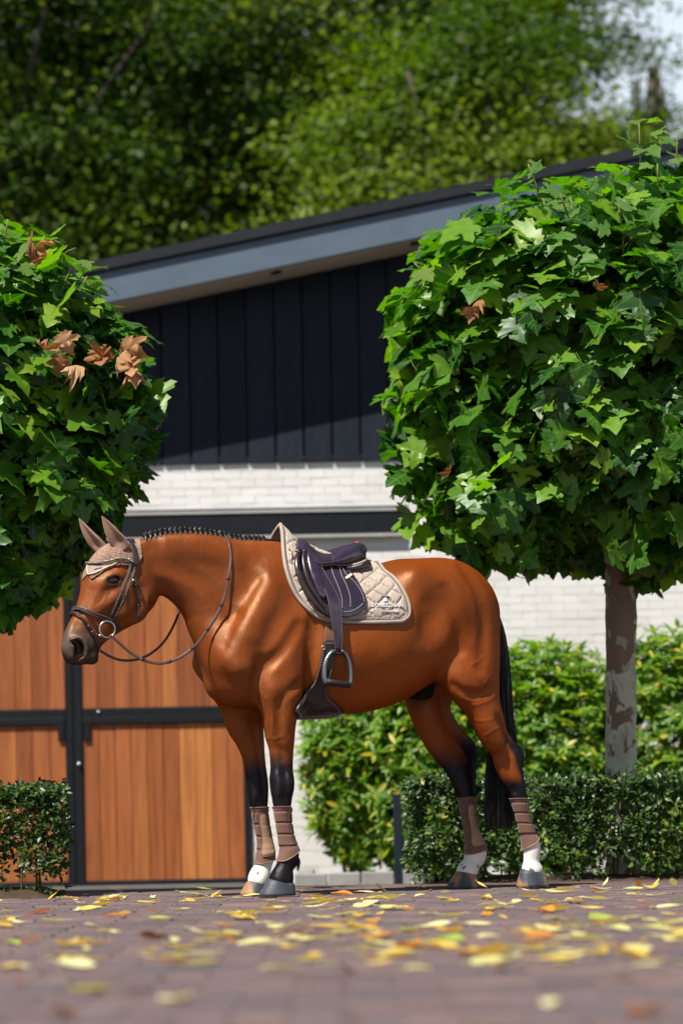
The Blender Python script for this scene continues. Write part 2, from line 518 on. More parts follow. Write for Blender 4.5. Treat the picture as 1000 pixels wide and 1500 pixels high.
# head
HY = 0.0
chain(pairs([(192, 789, 217, 866, .064), (167, 791, 217, 886, .074), (146, 808, 212, 902, .083), (130, 838, 199, 914, .084), (118.5, 872, 178, 924, .068),
             (109, 897, 161, 934, .056), (100, 916, 150, 943, .051), (93, 934, 144, 956, .050), (93, 951, 138, 968, .046), (103, 964, 128, 971, .034)]), k=.025, n=80, p=2.5, cap=.6)
for sg in (1, -1):
    q = L(192, 884, .08); ell((q[0], sg * .058, q[2]), (.098, .042, .092), tilt=35, k=.03)            # cheek
    q = L(166, 848, .09); ell((q[0], sg * .080, q[2]), (.048, .028, .032), tilt=-20, k=.04)          # orbit
    chain([loc2(188, 862, .086, sg) + [.010, .010], loc2(172, 872, .085, sg) + [.013, .012], loc2(156, 884, .074, sg) + [.010, .010], loc2(140, 897, .056, sg) + [.004, .004]], k=.05, n=12)
    q = L(160, 822, .09); ell((q[0], sg * .092, q[2]), (.03, .02, .018), tilt=40, k=.03, mode='-')   # hollow above the eye
    q = L(116, 946, .05); ell((q[0], sg * .040, q[2]), (.036, .026, .046), tilt=-25, k=.02)            # nostril wing
    q = L(110, 962, .02); ell((q[0], sg * .016, q[2]), (.033, .03, .026), k=.02)                      # upper lip
# jaw groove, chin and lips
q = L(133, 964, 0); ell(q, (.034, .036, .026), tilt=30, k=.025)
a, b = L(103, 971, 0), L(144, 950, 0)
for sg in (1, -1):
    chain([[a[0], sg * .044, a[2], .009, .005], [b[0], sg * .058, b[2], .010, .005]], k=.012, n=4, mode='-')
    chain([loc2(108, 939, .058, sg) + [.022, .010], loc2(115, 943, .064, sg) + [.030, .016], loc2(117, 953, .062, sg) + [.028, .019], loc2(112, 963, .055, sg) + [.016, .010]], k=.008, n=14, mode='-')
    chain([loc2(104, 937, .056, sg) + [.008, .006], loc2(116, 933.5, .073, sg) + [.010, .008], loc2(126, 944, .076, sg) + [.011, .010], loc2(126, 960, .068, sg) + [.009, .008], loc2(116, 968, .055, sg) + [.006, .005]], k=.014, n=14)
# eye: lids around a carved socket
EYE = []
for sg in (1, -1):
    q = L(167.5, 850, .10)
    EYE.append((q[0], sg * .094, q[2]))
    e = np.array(EYE[-1])
    ell(e + (0, sg * .004, 0), (.031, .020, .020), tilt=-12, k=.008, mode='-')
    for zz, kx in ((1, .014), (-1, .010)):
        pts = [[e[0] + u * .035, e[1] + sg * (.006 - .016 * u * u), e[2] + zz * (.021 - .020 * u * u) - u * .005, .0052, .0050] for u in (-1, -.5, 0, .5, 1)]
        chain(pts, k=.008, n=9)

# ---- surface nets
def surface_nets(Fd):
    s = Fd < 0
    c = np.zeros(np.array(Fd.shape) - 1, np.int8)
    for a in (0, 1):
        for b in (0, 1):
            for d in (0, 1):
                c += s[a:s.shape[0] - 1 + a, b:s.shape[1] - 1 + b, d:s.shape[2] - 1 + d]
    cells = np.argwhere((c > 0) & (c < 8))
    idx = np.full(c.shape, -1, np.int32); idx[tuple(cells.T)] = np.arange(len(cells))
    acc = np.zeros((len(cells), 3)); cnt = np.zeros(len(cells))
    cor = [(a, b, d) for a in (0, 1) for b in (0, 1) for d in (0, 1)]
    val = {q: Fd[cells[:, 0] + q[0], cells[:, 1] + q[1], cells[:, 2] + q[2]] for q in cor}
    for q in cor:
        for ax in range(3):
            if q[ax]: continue
            r = list(q); r[ax] = 1; r = tuple(r)
            v0, v1 = val[q], val[r]; m = (v0 < 0) != (v1 < 0)
            t = v0[m] / (v0[m] - v1[m])
            p = np.tile(np.array(q, float), (m.sum(), 1)); p[:, ax] += t
            acc[m] += p; cnt[m] += 1
    V = (cells + acc / cnt[:, None])
    faces = []
    for ax in range(3):
        b, d = (ax + 1) % 3, (ax + 2) % 3
        sl0 = [slice(None)] * 3; sl1 = [slice(None)] * 3
        sl0[ax] = slice(0, -1); sl1[ax] = slice(1, None)
        m = s[tuple(sl0)] != s[tuple(sl1)]
        e = np.argwhere(m)
        e = e[(e[:, b] > 0) & (e[:, d] > 0) & (e[:, b] < Fd.shape[b] - 1) & (e[:, d] < Fd.shape[d] - 1)]
        fl = s[tuple(e.T)]
        def at(ob, od):
            q = e.copy(); q[:, b] -= ob; q[:, d] -= od; return idx[tuple(q.T)]
        quad = np.stack([at(1, 1), at(0, 1), at(0, 0), at(1, 0)], 1)
        quad[~fl] = quad[~fl][:, ::-1]
        faces.append(quad)
    return V * VOX + G0, np.concatenate(faces)

# ---- near-side muscle and bone relief
ridge([(394, 856), (382, 890), (366, 928)], .05, .008)
groove([(374, 990), (392, 974), (416, 950), (436, 915)], .026, .011)
groove([(458, 905), (456, 960), (446, 1022)], .03, .009)
groove([(414, 1022), (426, 1012), (438, 1000)], .012, .006)
groove([(366, 1012), (380, 1034), (388, 1050)], .018, .009)
ridge([(352, 985), (360, 1005), (372, 1020)], .04, .007)
ridge([(398, 1010), (394, 1040), (398, 1080)], .035, .007)
groove([(410, 1030), (411, 1070), (413, 1112)], .014, .005)
ridge([(424, 1020), (423, 1050), (420, 1085)], .03, .006)
groove([(676, 832), (700, 868), (708, 920), (703, 980)], .032, .010)
groove([(652, 862), (668, 900), (672, 950)], .035, .008)
groove([(664, 1004), (680, 1014), (700, 1018), (716, 1010)], .016, .008)
ridge([(700, 1035), (712, 1062), (728, 1090)], .03, .006)
groove([(728, 1050), (738, 1075), (750, 1096)], .012, .006)
groove([(742, 1118), (746, 1138), (752, 1158)], .010, .004)
ridge([(728, 1120), (735, 1134), (743, 1146)], .018, .004)
ridge([(404, 1138), (412, 1146), (410, 1160)], .022, .005); ridge([(424, 1140), (425, 1154)], .016, .004)
groove([(416, 1128), (418, 1146), (417, 1168)], .010, .004)
groove([(209, 862), (206, 884), (194, 903), (176, 914)], .012, .005)
groove([(136, 866), (124, 890), (114, 914)], .014, .004)
ridge([(146, 858), (132, 884), (120, 910)], .02, .004)
groove([(232, 826), (268, 838), (312, 862), (340, 900)], .045, .009)
ridge([(250, 800), (290, 806), (345, 818)], .05, .007)
HV, HF = surface_nets(FLD)
def relax(V, Fc, it=2, lam=.5):
    e = np.concatenate([Fc[:, [0, 1]], Fc[:, [1, 2]], Fc[:, [2, 3]], Fc[:, [3, 0]]])
    e = np.unique(np.sort(e, 1), axis=0)
    deg = np.bincount(e.ravel(), minlength=len(V))[:, None]
    for q in range(it):
        s = np.zeros_like(V)
        for a in range(3):
            s[:, a] = np.bincount(e[:, 0], V[e[:, 1], a], len(V)) + np.bincount(e[:, 1], V[e[:, 0], a], len(V))
        V = V + (lam if q % 2 == 0 else -lam * 1.03) * (s / deg - V)
    return V
HV = relax(HV, HF, 4)
_hd = np.clip((HV[:, 0] - 1.02) / .1, 0, 1); _lg = np.clip((.62 - HV[:, 2]) / .15, 0, 1)
_soft = (1 - np.maximum(_hd, _lg))[:, None]
HV = HV + _soft * (relax(HV, HF, 22) - HV)
# keep the largest island
# ------------------------------------------------------------------ horse: coat, hooves, eyes, mane, tail
def sstep(a, b, x):
    t = np.clip((x - a) / (b - a), 0, 1); return t * t * (3 - 2 * t)
def lerp(a, b, t): return a + (b - a) * t[:, None]
X, Y, Z = HV.T
N3 = vnoise(HV, 9, 1) - .5; N4 = vnoise(HV, 38, 2) - .5; N5 = vnoise(HV * (1, 1, .35), 130, 3) - .5
coat = np.tile(np.array([.255, .056, .0068]), (len(HV), 1))
coat = lerp(coat, np.array([.115, .026, .0050]), sstep(1.15, 1.6, Z + .1 * N3) * .75)                # redder, darker back and neck
coat = lerp(coat, np.array([.165, .040, .0080]), sstep(.30, .62, X + .25 * N3) * .65)
coat = lerp(coat, np.array([.185, .037, .0052]), sstep(-.05, -.35, X + .2 * N3) * .7)
nk = sstep(.72, .95, X) * sstep(1.40, 1.22, X) * sstep(1.0, 1.15, Z)
coat = lerp(coat, np.array([.14, .030, .006]), nk * .45)  # neck darkened further: its shade painted into the coat
coat = lerp(coat, np.array([.20, .050, .012]), sstep(1.25, 1.4, X) * .6)
coat *= (1 + .16 * N3 + .06 * N4)[:, None]
front = X > .15
bl_f = sstep(.70, .58, Z + .06 * N3 + .03 * N4 + .5 * np.where(front, 0, 1))
legx_n = np.interp(-Z, -np.array([L(0, p, .15)[2] for p in (1010, 1032, 1055, 1076, 1096, 1114, 1134, 1152, 1170, 1195)]),
                   [L(x, p, .15)[0] for x, p in ((697, 1010), (705, 1032), (715, 1055), (723, 1076), (735, 1096), (744, 1114), (749, 1134), (755, 1152), (759, 1170), (766, 1195))])
legx_f = np.interp(-Z, -np.array([L(0, p, -.14)[2] for p in (1010, 1027, 1044, 1062, 1083, 1102, 1118, 1146, 1168)]),
                   [L(x, p, -.14)[0] for x, p in ((625, 1010), (627, 1027), (630, 1044), (638, 1062), (650, 1083), (666, 1102), (673, 1118), (679, 1146), (684, 1168))])
legx = np.where(Y > 0, legx_n, legx_f)
back = (legx - X)                                                                           # metres behind the limb's axis
bl_h = np.where(front, 0, sstep(-.005, .03, back + .02 * N3) * sstep(.80, .70, Z) + sstep(.56, .50, Z + .04 * N3))
bl_h = np.where(front, 0, np.maximum(np.clip(bl_h, 0, 1), np.where(Y < 0, sstep(.74, .60, Z + .04 * N3), 0)))
black = np.clip(np.maximum(bl_f * front, bl_h), 0, 1)
sh = np.linalg.norm((HV - L(612, 1012, 0)) * (1, .8, 1), axis=1)
black = np.maximum(black, sstep(.13, .08, sh + .03 * N3))
black = np.maximum(black, .75 * sstep(.05, .015, np.abs(Y)) * sstep(1.54, 1.58, Z) * (X > .6) * (X < 1.2))
dm = np.linalg.norm(HV - L(100, 966, 0), axis=1)
coat = lerp(coat, np.array([.085, .062, .054]), sstep(.22, .11, dm + .05 * N3 + .02 * N4))
chn = np.linalg.norm(HV - L(134, 966, 0), axis=1)
coat = lerp(coat, np.array([.022, .017, .016]), sstep(.125, .06, np.minimum(chn, np.linalg.norm(HV - L(100, 974, 0), axis=1) + .02) + .03 * N3))
for e in EYE:
    de = np.linalg.norm((HV - np.array(e)) * (.8, 1, 1.2), axis=1)
    coat = lerp(coat, np.array([.018, .011, .009]), sstep(.050, .026, de) * .95)
coat = lerp(coat, np.array([.0075, .0055, .005]), black)
nz = np.minimum(np.linalg.norm((HV - np.array(loc2(114, 947, .05, 1))), axis=1), np.linalg.norm((HV - np.array(loc2(115, 956, .05, 1))), axis=1) + .006)
coat = lerp(coat, np.array([.008, .006, .005]), sstep(.034, .018, nz))
white = sstep(.40, .36, Z) * ((X < .15) | (Y < 0))
coat = lerp(coat, np.array([.76, .72, .67]) * (1 + .1 * N4[:, None]), white)
spot = (vnoise(HV, 60, 5) > .80) & (Z < .125) & (white > .5)
coat[spot] = (.10, .09, .09)

# raised veins on thigh, gaskin, forearm, belly and face
def vein(pts, r=.0052, hgt=.0024):
    global HV
    P = np.array([cast(*p) for p in pts]); P = snap(spline(P, 40))
    lo, hi = P.min(0) - .03, P.max(0) + .03
    m = np.where(((HV > lo) & (HV < hi)).all(1))[0]
    d = np.min(np.linalg.norm(HV[m][:, None] - P[None], axis=2), 1)
    HV[m] += fgrad(HV[m]) * (hgt * np.exp(-(d / r) ** 2))[:, None]
for v in ([(676, 1003), (681, 1012), (678, 1022), (694, 1026), (702, 1022), (706, 1012)], [(700, 1027), (708, 1004), (716, 990)], [(688, 1052), (703, 1056), (722, 1052), (730, 1040)],
          [(676, 1023), (690, 1032), (712, 1028), (724, 1020)], [(712, 1076), (724, 1068), (733, 1066)], [(690, 975), (700, 968), (708, 962)], [(388, 1078), (404, 1082), (414, 1078)], [(392, 1020), (400, 1050), (398, 1078)],
          [(422, 1046), (428, 1068), (420, 1090)], [(560, 985), (530, 1003), (500, 1012)], [(158, 868), (150, 884), (140, 890)], [(376, 1000), (384, 1018), (390, 1024)]):
    vein(v)

def coat_material():
    t = NT('horse_coat'); p = t.principled(None, .40, .40)
    a = t.attr('coat')
    hair = t.noise(260, 4, .6, t.coord('Object', (1, 1, .3)))
    blot = t.noise(5, 3, .5, t.coord())
    c = t.mix(1.0, a.outputs['Color'], t.ramp(hair, [(.25, (.86, .86, .86)), (.75, (1.12, 1.11, 1.10))]), 'MULTIPLY')
    t.l(t.mix(1.0, c, t.ramp(blot, [(.3, (.88, .86, .84)), (.7, (1.08, 1.08, 1.08))]), 'MULTIPLY'), p.inputs['Base Color'])
    t.l(t.ramp(t.noise(14, 4, .6, t.coord()), [(.3, (.36, .36, .36)), (.7, (.50, .50, .50))]), p.inputs['Roughness'])
    p.inputs['Specular Tint'].default_value = (1, .80, .62, 1)
    h1 = t.noise(300, 3, .65, t.coord('Object', (1, 1, .3))); h2 = t.noise(34, 4, .6, t.coord('Object', (1, 1, .5))); h3 = t.noise(11, 3, .5, t.coord('Object', (1, 1, .7)))
    b1 = t.n('Bump'); b1.inputs['Strength'].default_value = .50; b1.inputs['Distance'].default_value = .002; t.l(h1, b1.inputs['Height'])
    b2 = t.n('Bump'); b2.inputs['Strength'].default_value = .12; b2.inputs['Distance'].default_value = .012; t.l(h2, b2.inputs['Height']); t.l(b1.outputs[0], b2.inputs['Normal'])
    b3 = t.n('Bump'); b3.inputs['Strength'].default_value = .16; b3.inputs['Distance'].default_value = .035; t.l(h3, b3.inputs['Height']); t.l(b2.outputs[0], b3.inputs['Normal'])
    t.l(b3.outputs[0], p.inputs['Normal'])
    # hair shines evenly, without the mirror-like rim of a smooth solid
    p.inputs['Specular IOR Level'].default_value = 0.0
    gl = t.n('BsdfAnisotropic'); gl.inputs['Color'].default_value = (1, .74, .52, 1); gl.inputs['Anisotropy'].default_value = .3
    t.l(p.inputs['Roughness'].links[0].from_socket, gl.inputs['Roughness']); t.l(b3.outputs[0], gl.inputs['Normal'])
    t.l(t.mix(t.attr('blk').outputs['Fac'], (1, .66, .40), (.42, .45, .52)), gl.inputs['Color'])
    ms = t.n('MixShader'); ms.inputs[0].default_value = .048
    t.l(p.outputs[0], ms.inputs[1]); t.l(gl.outputs[0], ms.inputs[2]); t.l(ms.outputs[0], t.out.inputs['Surface'])
    return t.m
M_coat = coat_material()
horse = empty('horse', HO, HORSE_ROT)
tag(horse, 'saddled bay horse standing side on with three white socks and a braided black mane', 'horse')
obj('horse_body', mesh('horse_body', HV, HF, M_coat, True, {'coat': coat, 'blk': black}), horse)

def hoof_material(name, stain):
    t = NT(name); p = t.principled(None, .55, .4)
    n = t.noise(16, 4, .6, t.coord('Object', (1, 1, .5)))
    dark, mid, tan = (.020, .025, .033), (.060, .068, .080), (.30, .16, .075)
    c = t.ramp(n, [(.30, dark), (.62, mid), (.74, (.30, .26, .2))])
    if stain:
        m = t.ramp(t.noise(9, 2, .4, t.coord('Object', (1.4, 1, .3))), [(.50, (0, 0, 0)), (.60, (1, 1, 1))])
        c = t.mix(m, c, tan)
    t.l(c, p.inputs['Base Color'])
    t.bump(p, t.noise(60, 3, .5, t.coord('Object', (.3, .3, 3))), .4, .004)
    return t.m
M_hoof = hoof_material('hoof_dark', False); M_hoof2 = hoof_material('hoof_stained', True)
def hoof(toe, heel, cl, cr, yl, m, wd=.062):
    xt, xh = L(toe, 1308, yl)[0], L(heel, 1308, yl)[0]
    a, b = L(*cl, yl), L(*cr, yl)
    rows = []
    for s in np.linspace(0, 1, 7):
        e = 1 - (1 - s) ** 1.0
        xf = xt + (a[0] - .004 - xt) * e; xb = xh + (b[0] + .004 - xh) * e
        zf, zb = a[2] * s + .004, max(b[2], .03) * s + .004
        w = wd + (.044 - wd) * s
        if s == 1: xf -= .012; xb += .012; w -= .012
        if s < 1 and s > .8: xf -= .002; xb += .002
        c, r = (xf + xb) / 2, (xf - xb) / 2
        ring = []
        for k in range(28):
            q = 2 * PI * k / 28
            ux, uy = math.cos(q), math.sin(q)
            ex = 2.6 if ux < 0 else 2.1
            nrm = (abs(ux) ** ex + abs(uy) ** ex) ** (-1 / ex)
            u = ux * nrm
            z = zb + (zf - zb) * (u * .5 + .5)
            bulge = 1 + .006 * math.sin(q * 5 + s * 9)
            ring.append((c + r * u * bulge, yl + w * uy * nrm * bulge, z if s > 0 else .003))
        rows.append(ring)
    V = [p for r in rows for p in r]
    Fc = [(i * 28 + k, i * 28 + (k + 1) % 28, (i + 1) * 28 + (k + 1) % 28, (i + 1) * 28 + k) for i in range(6) for k in range(28)]
    Fc += [tuple(range(28))[::-1], tuple(6 * 28 + k for k in range(28))]
    return obj('hoof', mesh('hoof', V, Fc, m), horse)
hoof(379, 431, (393, 1287), (431, 1293), .13, M_hoof)
tag(hoof(352, 386, (363, 1289), (393, 1294), -.13, M_hoof2), 'grey and orange stained hoof under a white pastern')
tag(hoof(757, 801, (762, 1272), (797, 1276), .15, M_hoof2), 'hoof with dark and orange vertical bands')
hoof(653, 700, (671, 1272), (698, 1281), -.14, M_hoof2)

M_eye = simple('dark_eye', (.022, .009, .005, 1), .08, .5)
for e in EYE:
    s = 1 if e[1] > 0 else -1
    bm = bmesh.new(); bmesh.ops.create_uvsphere(bm, u_segments=20, v_segments=14, radius=.026)
    me = bpy.data.meshes.new('eye'); bm.to_mesh(me); bm.free(); me.materials.append(M_eye)
    me.polygons.foreach_set('use_smooth', [True] * len(me.polygons))
    o = obj('eye', me, horse, (e[0], e[1] - s * .0105, e[2])); o.scale = (1.1, .9, .85)

def hair_material():
    t = NT('black_hair'); p = t.principled((.006, .005, .005, 1), .40, .4)
    t.l(t.ramp(t.noise(60, 3, .6, t.coord()), [(.3, (.004, .0035, .0035)), (.8, (.012, .010, .009))]), p.inputs['Base Color'])
    return t.m
M_hair = hair_material()
# mane: one row of rolled braids along the crest
crest = spline(np.array([L(x, y, 0) for x, y in ((210, 787), (228, 784), (250, 780.5), (280, 779), (312, 782), (345, 787), (372, 794), (388, 797))]), 200)
seglen = np.r_[0, np.cumsum(np.linalg.norm(np.diff(crest, axis=0), axis=1))]
def braid_mesh(seed):
    r = random.Random(seed); mb = MB()
    bm = bmesh.new(); bmesh.ops.create_icosphere(bm, subdivisions=3, radius=1)
    V = []
    for v in bm.verts:
        p = v.co
        tw = math.sin(3 * math.atan2(p.y, p.x) + 5 * p.z + seed) * .13 + math.sin(9 * p.z + 6 * p.x) * .07
        p = p * (1 + tw)
        V.append((p.x * .0150, p.y * .0155, p.z * .0150))
    Fc = [[v.index for v in f.verts] for f in bm.faces]; bm.free()
    mb.add(V, Fc)
    return mesh('mane_braid', mb.v, mb.f, M_hair)
BR = [braid_mesh(k) for k in range(5)]
nb = 25
for i in range(nb):
    p = np.array([np.interp(seglen[-1] * (i + .5) / nb, seglen, crest[:, k]) for k in range(3)])
    p = snap(p, .004)
    # the hair drawn up from the neck into the roll
    w0 = snap(p + np.array([.006, .030, -.030 - random.uniform(0, .012)]), .001, 14)
    w1 = snap(p + np.array([.003, .016, -.014]), .004, 14)
    P = spline(np.array([w0, w1, p + (0, .006, .003)]), 7)
    V, Fc = tubegeo(P, [.001, .004, .007, .010, .012, .012, .010], 8, True, .5, fgrad(P, .02))
    mb = MB(); mb.add(V, Fc); mb.obj('mane_lock', M_hair, horse)
    o = obj('mane_braid', BR[i % 5], horse, (p[0], p[1] + .006, p[2] + .004))
    sc = 1.15 - .35 * (i / nb)
    o.scale = (sc * random.uniform(.9, 1.1), sc, sc * random.uniform(.92, 1.1))
    o.rotation_euler = (random.uniform(-.2, .2), random.uniform(-.3, .3), random.uniform(-.3, .3))
def strands(name, specs, mat, parent, sides=3):
    """specs: list of (points, radius list) joined into one tuft of hair"""
    VV, FF, b = [], [], 0
    for P, r in specs:
        V, Fc = tubegeo(P, r, sides, False)
        VV += V; FF += [tuple(i + b for i in f) for f in Fc]; b += len(V)
    return obj(name, mesh(name, VV, np.array(FF), mat), parent)
sp = []
for k in range(260):     # short hair along the crest and on the withers
    t = random.random() ** .8
    i = int(t * 199)
    p = crest[i] + np.array([random.uniform(-.01, .01), random.uniform(-.016, .018), 0])
    q = snap(p, -.002)
    d = np.array([-random.uniform(.005, .03), random.uniform(.0, .012), random.uniform(.003, .016) * (1.5 - t)])
    sp.append((spline([q, q + d * .5, q + d + (0, 0, -.004)], 4), [.0016, .0014, .001, .0004]))
for k in range(160):
    p = L(random.uniform(378, 402), random.uniform(793, 797), 0) + np.array([0, random.uniform(-.03, .03), 0])
    q = snap(p, .001); d = np.array([-random.uniform(.04, .10), random.uniform(-.01, .02), random.uniform(-.004, .006)])
    e1 = snap(q + d * .5, .004); e2 = snap(q + d, .004)
    sp.append((spline([q, e1, e2], 5), [.002, .002, .0018, .0012, .0005]))
strands('mane', sp, M_hair, horse)
# tail
tg = [(696, 853, 3), (708, 870, 8), (718, 892, 10.5), (726, 920, 12), (731, 950, 13), (734, 1000, 14), (735, 1050, 20), (734, 1100, 23), (731, 1150, 23), (730, 1209, 22)]
ctr = spline(np.array([L(x, y, 0) for x, y, w in tg]), 26)
wid = np.interp(np.linspace(0, 1, 26), np.linspace(0, 1, len(tg)), [w / pxm(-.4) for x, y, w in tg])
sp = []
lockc = [(random.uniform(0, 2 * PI), math.sqrt(random.random()), random.uniform(0, 6), random.uniform(.7, 1.3)) for _ in range(46)]
for k in range(1500):
    a, rr, ph, fq = random.choice(lockc)
    a += random.gauss(0, .16); rr = min(1.06, max(0, rr + random.gauss(0, .10)))
    ox, oy = rr * math.cos(a), rr * math.sin(a) * .75
    end = 26 - (random.random() < .45) * random.randint(1, 5)
    i = np.arange(end)
    wob = .011 * np.sin(i * .30 * fq + ph) * (i / 26) ** 1.3 + .003 * np.sin(i * .8 + k)
    P = ctr[:end] + np.stack([ox * wid[:end] / cT + wob, oy * wid[:end] + wob * .6, 0 * i], 1)
    P[-1, 2] += random.uniform(-.02, .025)
    sp.append((P, np.linspace(.0022, .0008, end)))
for k in range(40):      # stray hairs
    a = random.uniform(0, 6.28); j = random.randint(3, 12); n = random.randint(5, 10)
    P = ctr[j:j + n] + np.stack([(math.cos(a) * wid[j:j + n] * 1.15 - .012 * np.linspace(0, 1, n) ** 2), math.sin(a) * wid[j:j + n], np.zeros(n)], 1)
    sp.append((P, np.linspace(.0012, .0004, n)))
strands('tail', sp, M_hair, horse)
# little tufts behind the fetlocks
for (px, py, yl) in ((434, 1258, .13), (398, 1258, -.13)):
    if yl < 0: continue
    sp = []
    for k in range(50):
        p = cast(px + random.uniform(-5, 1), py + random.uniform(-4, 5)); p[1] = yl + random.uniform(-.015, .02); p = snap(p)
        sp.append((spline([p, p + (-.006, 0, -.012), p + (-.008 + random.uniform(-.004, .004), 0, -.03 - random.uniform(0, .012))], 4), [.002, .0018, .0012, .0004]))
    strands('fetlock_hair', sp, M_hair, horse)
# ------------------------------------------------------------------ tack: everything the horse wears lies on its skin
def tack(name, label, cat):
    e = empty(name, HO, HORSE_ROT); return tag(e, label, cat)
def resamp(ctrl, nu, nv):
    """control net (rows x cols x 3) to a smooth nv x nu grid"""
    ctrl = [spline(np.asarray(r, float), nu) for r in ctrl]
    A = np.array(ctrl)
    return np.stack([spline(A[:, j], nv) for j in range(nu)], 1)
def solid(G, N, th, closed=False):
    """a sheet (nv x nu x 3) given thickness th inwards along -N"""
    nv, nu = G.shape[:2]
    th = np.broadcast_to(np.asarray(th, float), (nv, nu))[..., None]
    V = np.concatenate([G.reshape(-1, 3), (G - N * th).reshape(-1, 3)])
    o = nv * nu; Fc = []
    J = nu if closed else nu - 1
    q = lambda i, j: i * nu + j % nu
    for i in range(nv - 1):
        for j in range(J):
            a = (q(i, j), q(i, j + 1), q(i + 1, j + 1), q(i + 1, j))
            Fc.append(a); Fc.append(tuple(o + k for k in a[::-1]))
    for j in range(J):
        for i in (0, nv - 1):
            a = (q(i, j), q(i, j + 1), o + q(i, j + 1), o + q(i, j))
            Fc.append(a[::-1] if i == 0 else a)
    if not closed:
        for i in range(nv - 1):
            for j in (0, nu - 1):
                a = (q(i, j), q(i + 1, j), o + q(i + 1, j), o + q(i, j))
                Fc.append(a if j == 0 else a[::-1])
    return V, np.array(Fc)
def gridnormals(G):
    du = np.gradient(G, axis=1); dv = np.gradient(G, axis=0)
    n = np.cross(du, dv); n /= np.linalg.norm(n, axis=-1, keepdims=True) + 1e-12
    return n
def outward(G):
    sh = G.shape; return fgrad(G.reshape(-1, 3), .02).reshape(sh)
def pxsheet(rows, nu, nv, off, cols=6):
    """rows: pixel polylines from front to back; each node is cast onto the body"""
    ctrl = []
    for r in rows:
        r = spline(np.array(r, float), cols) if len(r) != cols else np.array(r, float)
        ctrl.append([cast(*p, off) for p in r])
    G = resamp(ctrl, nu, nv)
    return snap(G.reshape(-1, 3), off, 6, .6).reshape(G.shape)
def sheet(name, rows, off, th, mat, parent, nu=24, nv=24, relief=None, cols=6, dome=0.0, edge=0.0):
    G = pxsheet(rows, nu, nv, off, cols); N = outward(G)
    u, v = np.meshgrid(np.linspace(0, 1, nu), np.linspace(0, 1, nv))
    b = np.minimum(np.minimum(u, 1 - u) * 2, np.minimum(v, 1 - v) * 2)
    h = dome * np.sqrt(np.clip(b * (2 - b), 0, 1)) + (relief(u, v) if relief else 0)
    G = G + N * (h + 0 * u)[..., None]
    V, Fc = solid(G, N, th + h)
    return obj(name, mesh(name, V, Fc, mat), parent), G, N
def flatstrap(name, P, width, th, mat, parent, up=None, n=None):
    """a strap along P lying on the skin"""
    P = np.asarray(P, float)
    N = fgrad(P, .02) if up is None else up
    m = len(P); T = np.gradient(P, axis=0); T /= np.linalg.norm(T, axis=1)[:, None] + 1e-9
    B = np.cross(T, N); B /= np.linalg.norm(B, axis=1)[:, None] + 1e-9; N = np.cross(B, T)
    w = np.broadcast_to(np.asarray(width, float), (m,))[:, None] / 2
    sec = [(-1, 0), (-.86, .8), (-.5, 1), (.5, 1), (.86, .8), (1, 0), (.86, -.6), (-.86, -.6)]
    V = np.stack([P + B * w * a + N * th * .5 * c for a, c in sec], 1).reshape(-1, 3)
    k = len(sec)
    Fc = [(i * k + j, i * k + (j + 1) % k, (i + 1) * k + (j + 1) % k, (i + 1) * k + j) for i in range(m - 1) for j in range(k)]
    Fc += [tuple(range(k))[::-1], tuple((m - 1) * k + j for j in range(k))]
    return obj(name, mesh(name, V, Fc, mat), parent)
def pxline(pts, off, n=40, smooth=True):
    P = np.array([cast(*p, off) for p in pts])
    P = spline(P, n)
    return snap(P, off, 5, .6)
def stitch(name, P, N, mat, parent, r=.0009, dash=.0065, gap=.0045, lift=.0012):
    """a row of sewn stitches as one thread part"""
    d = np.r_[0, np.cumsum(np.linalg.norm(np.diff(P, axis=0), axis=1))]
    mb = MB(); s = 0
    f = lambda x: np.array([np.interp(x, d, P[:, k] + N[:, k] * lift) for k in range(3)])
    while s + dash < d[-1]:
        mb.tube([f(s), f(s + dash / 2), f(s + dash)], r, 5); s += dash + gap
    return tag(mb.obj(name, mat, parent), kind='stuff')

def leather(name, c, rough=.42, spec=.5, grain=380):
    t = NT(name); p = t.principled(c, rough, spec)
    n = t.noise(9, 4, .55, t.coord())
    t.l(t.ramp(n, [(.3, tuple(x * .75 for x in c[:3])), (.7, tuple(x * 1.3 for x in c[:3]))]), p.inputs['Base Color'])
    t.l(t.ramp(t.noise(30, 4, .6, t.coord()), [(.3, (rough - .07,) * 3), (.7, (rough + .08,) * 3)]), p.inputs['Roughness'])
    t.bump(p, t.noise(grain, 3, .5, t.coord()), .18, .002)
    return t.m
M_sad = leather('saddle_leather', (.030, .018, .034, 1), .24, .9)
M_sad2 = leather('saddle_leather_dark', (.020, .011, .011, 1), .30, .6)
M_strap = leather('strap_leather', (.030, .017, .016, 1), .42, .5)
M_rein = leather('rein_leather', (.075, .042, .036, 1), .45, .45)
M_billet = leather('billet_leather', (.19, .085, .05, 1), .5, .35)
M_thread = simple('pale_thread', (.62, .58, .52, 1), .7, .2)
M_steel = simple('brushed_steel', (.55, .57, .58, 1), .28, .5, 1.0, .1, 60)
M_dsteel = simple('grey_alloy', (.20, .23, .25, 1), .36, .5, .9, .12, 60)
M_blk = simple('black_rubber', (.012, .012, .013, 1), .55, .4, 0, .2, 90, .3, 500)
M_gold = simple('brass', (.62, .42, .16, 1), .3, .5, 1.0)
M_cream = simple('cream_piping', (.66, .58, .44, 1), .55, .4)

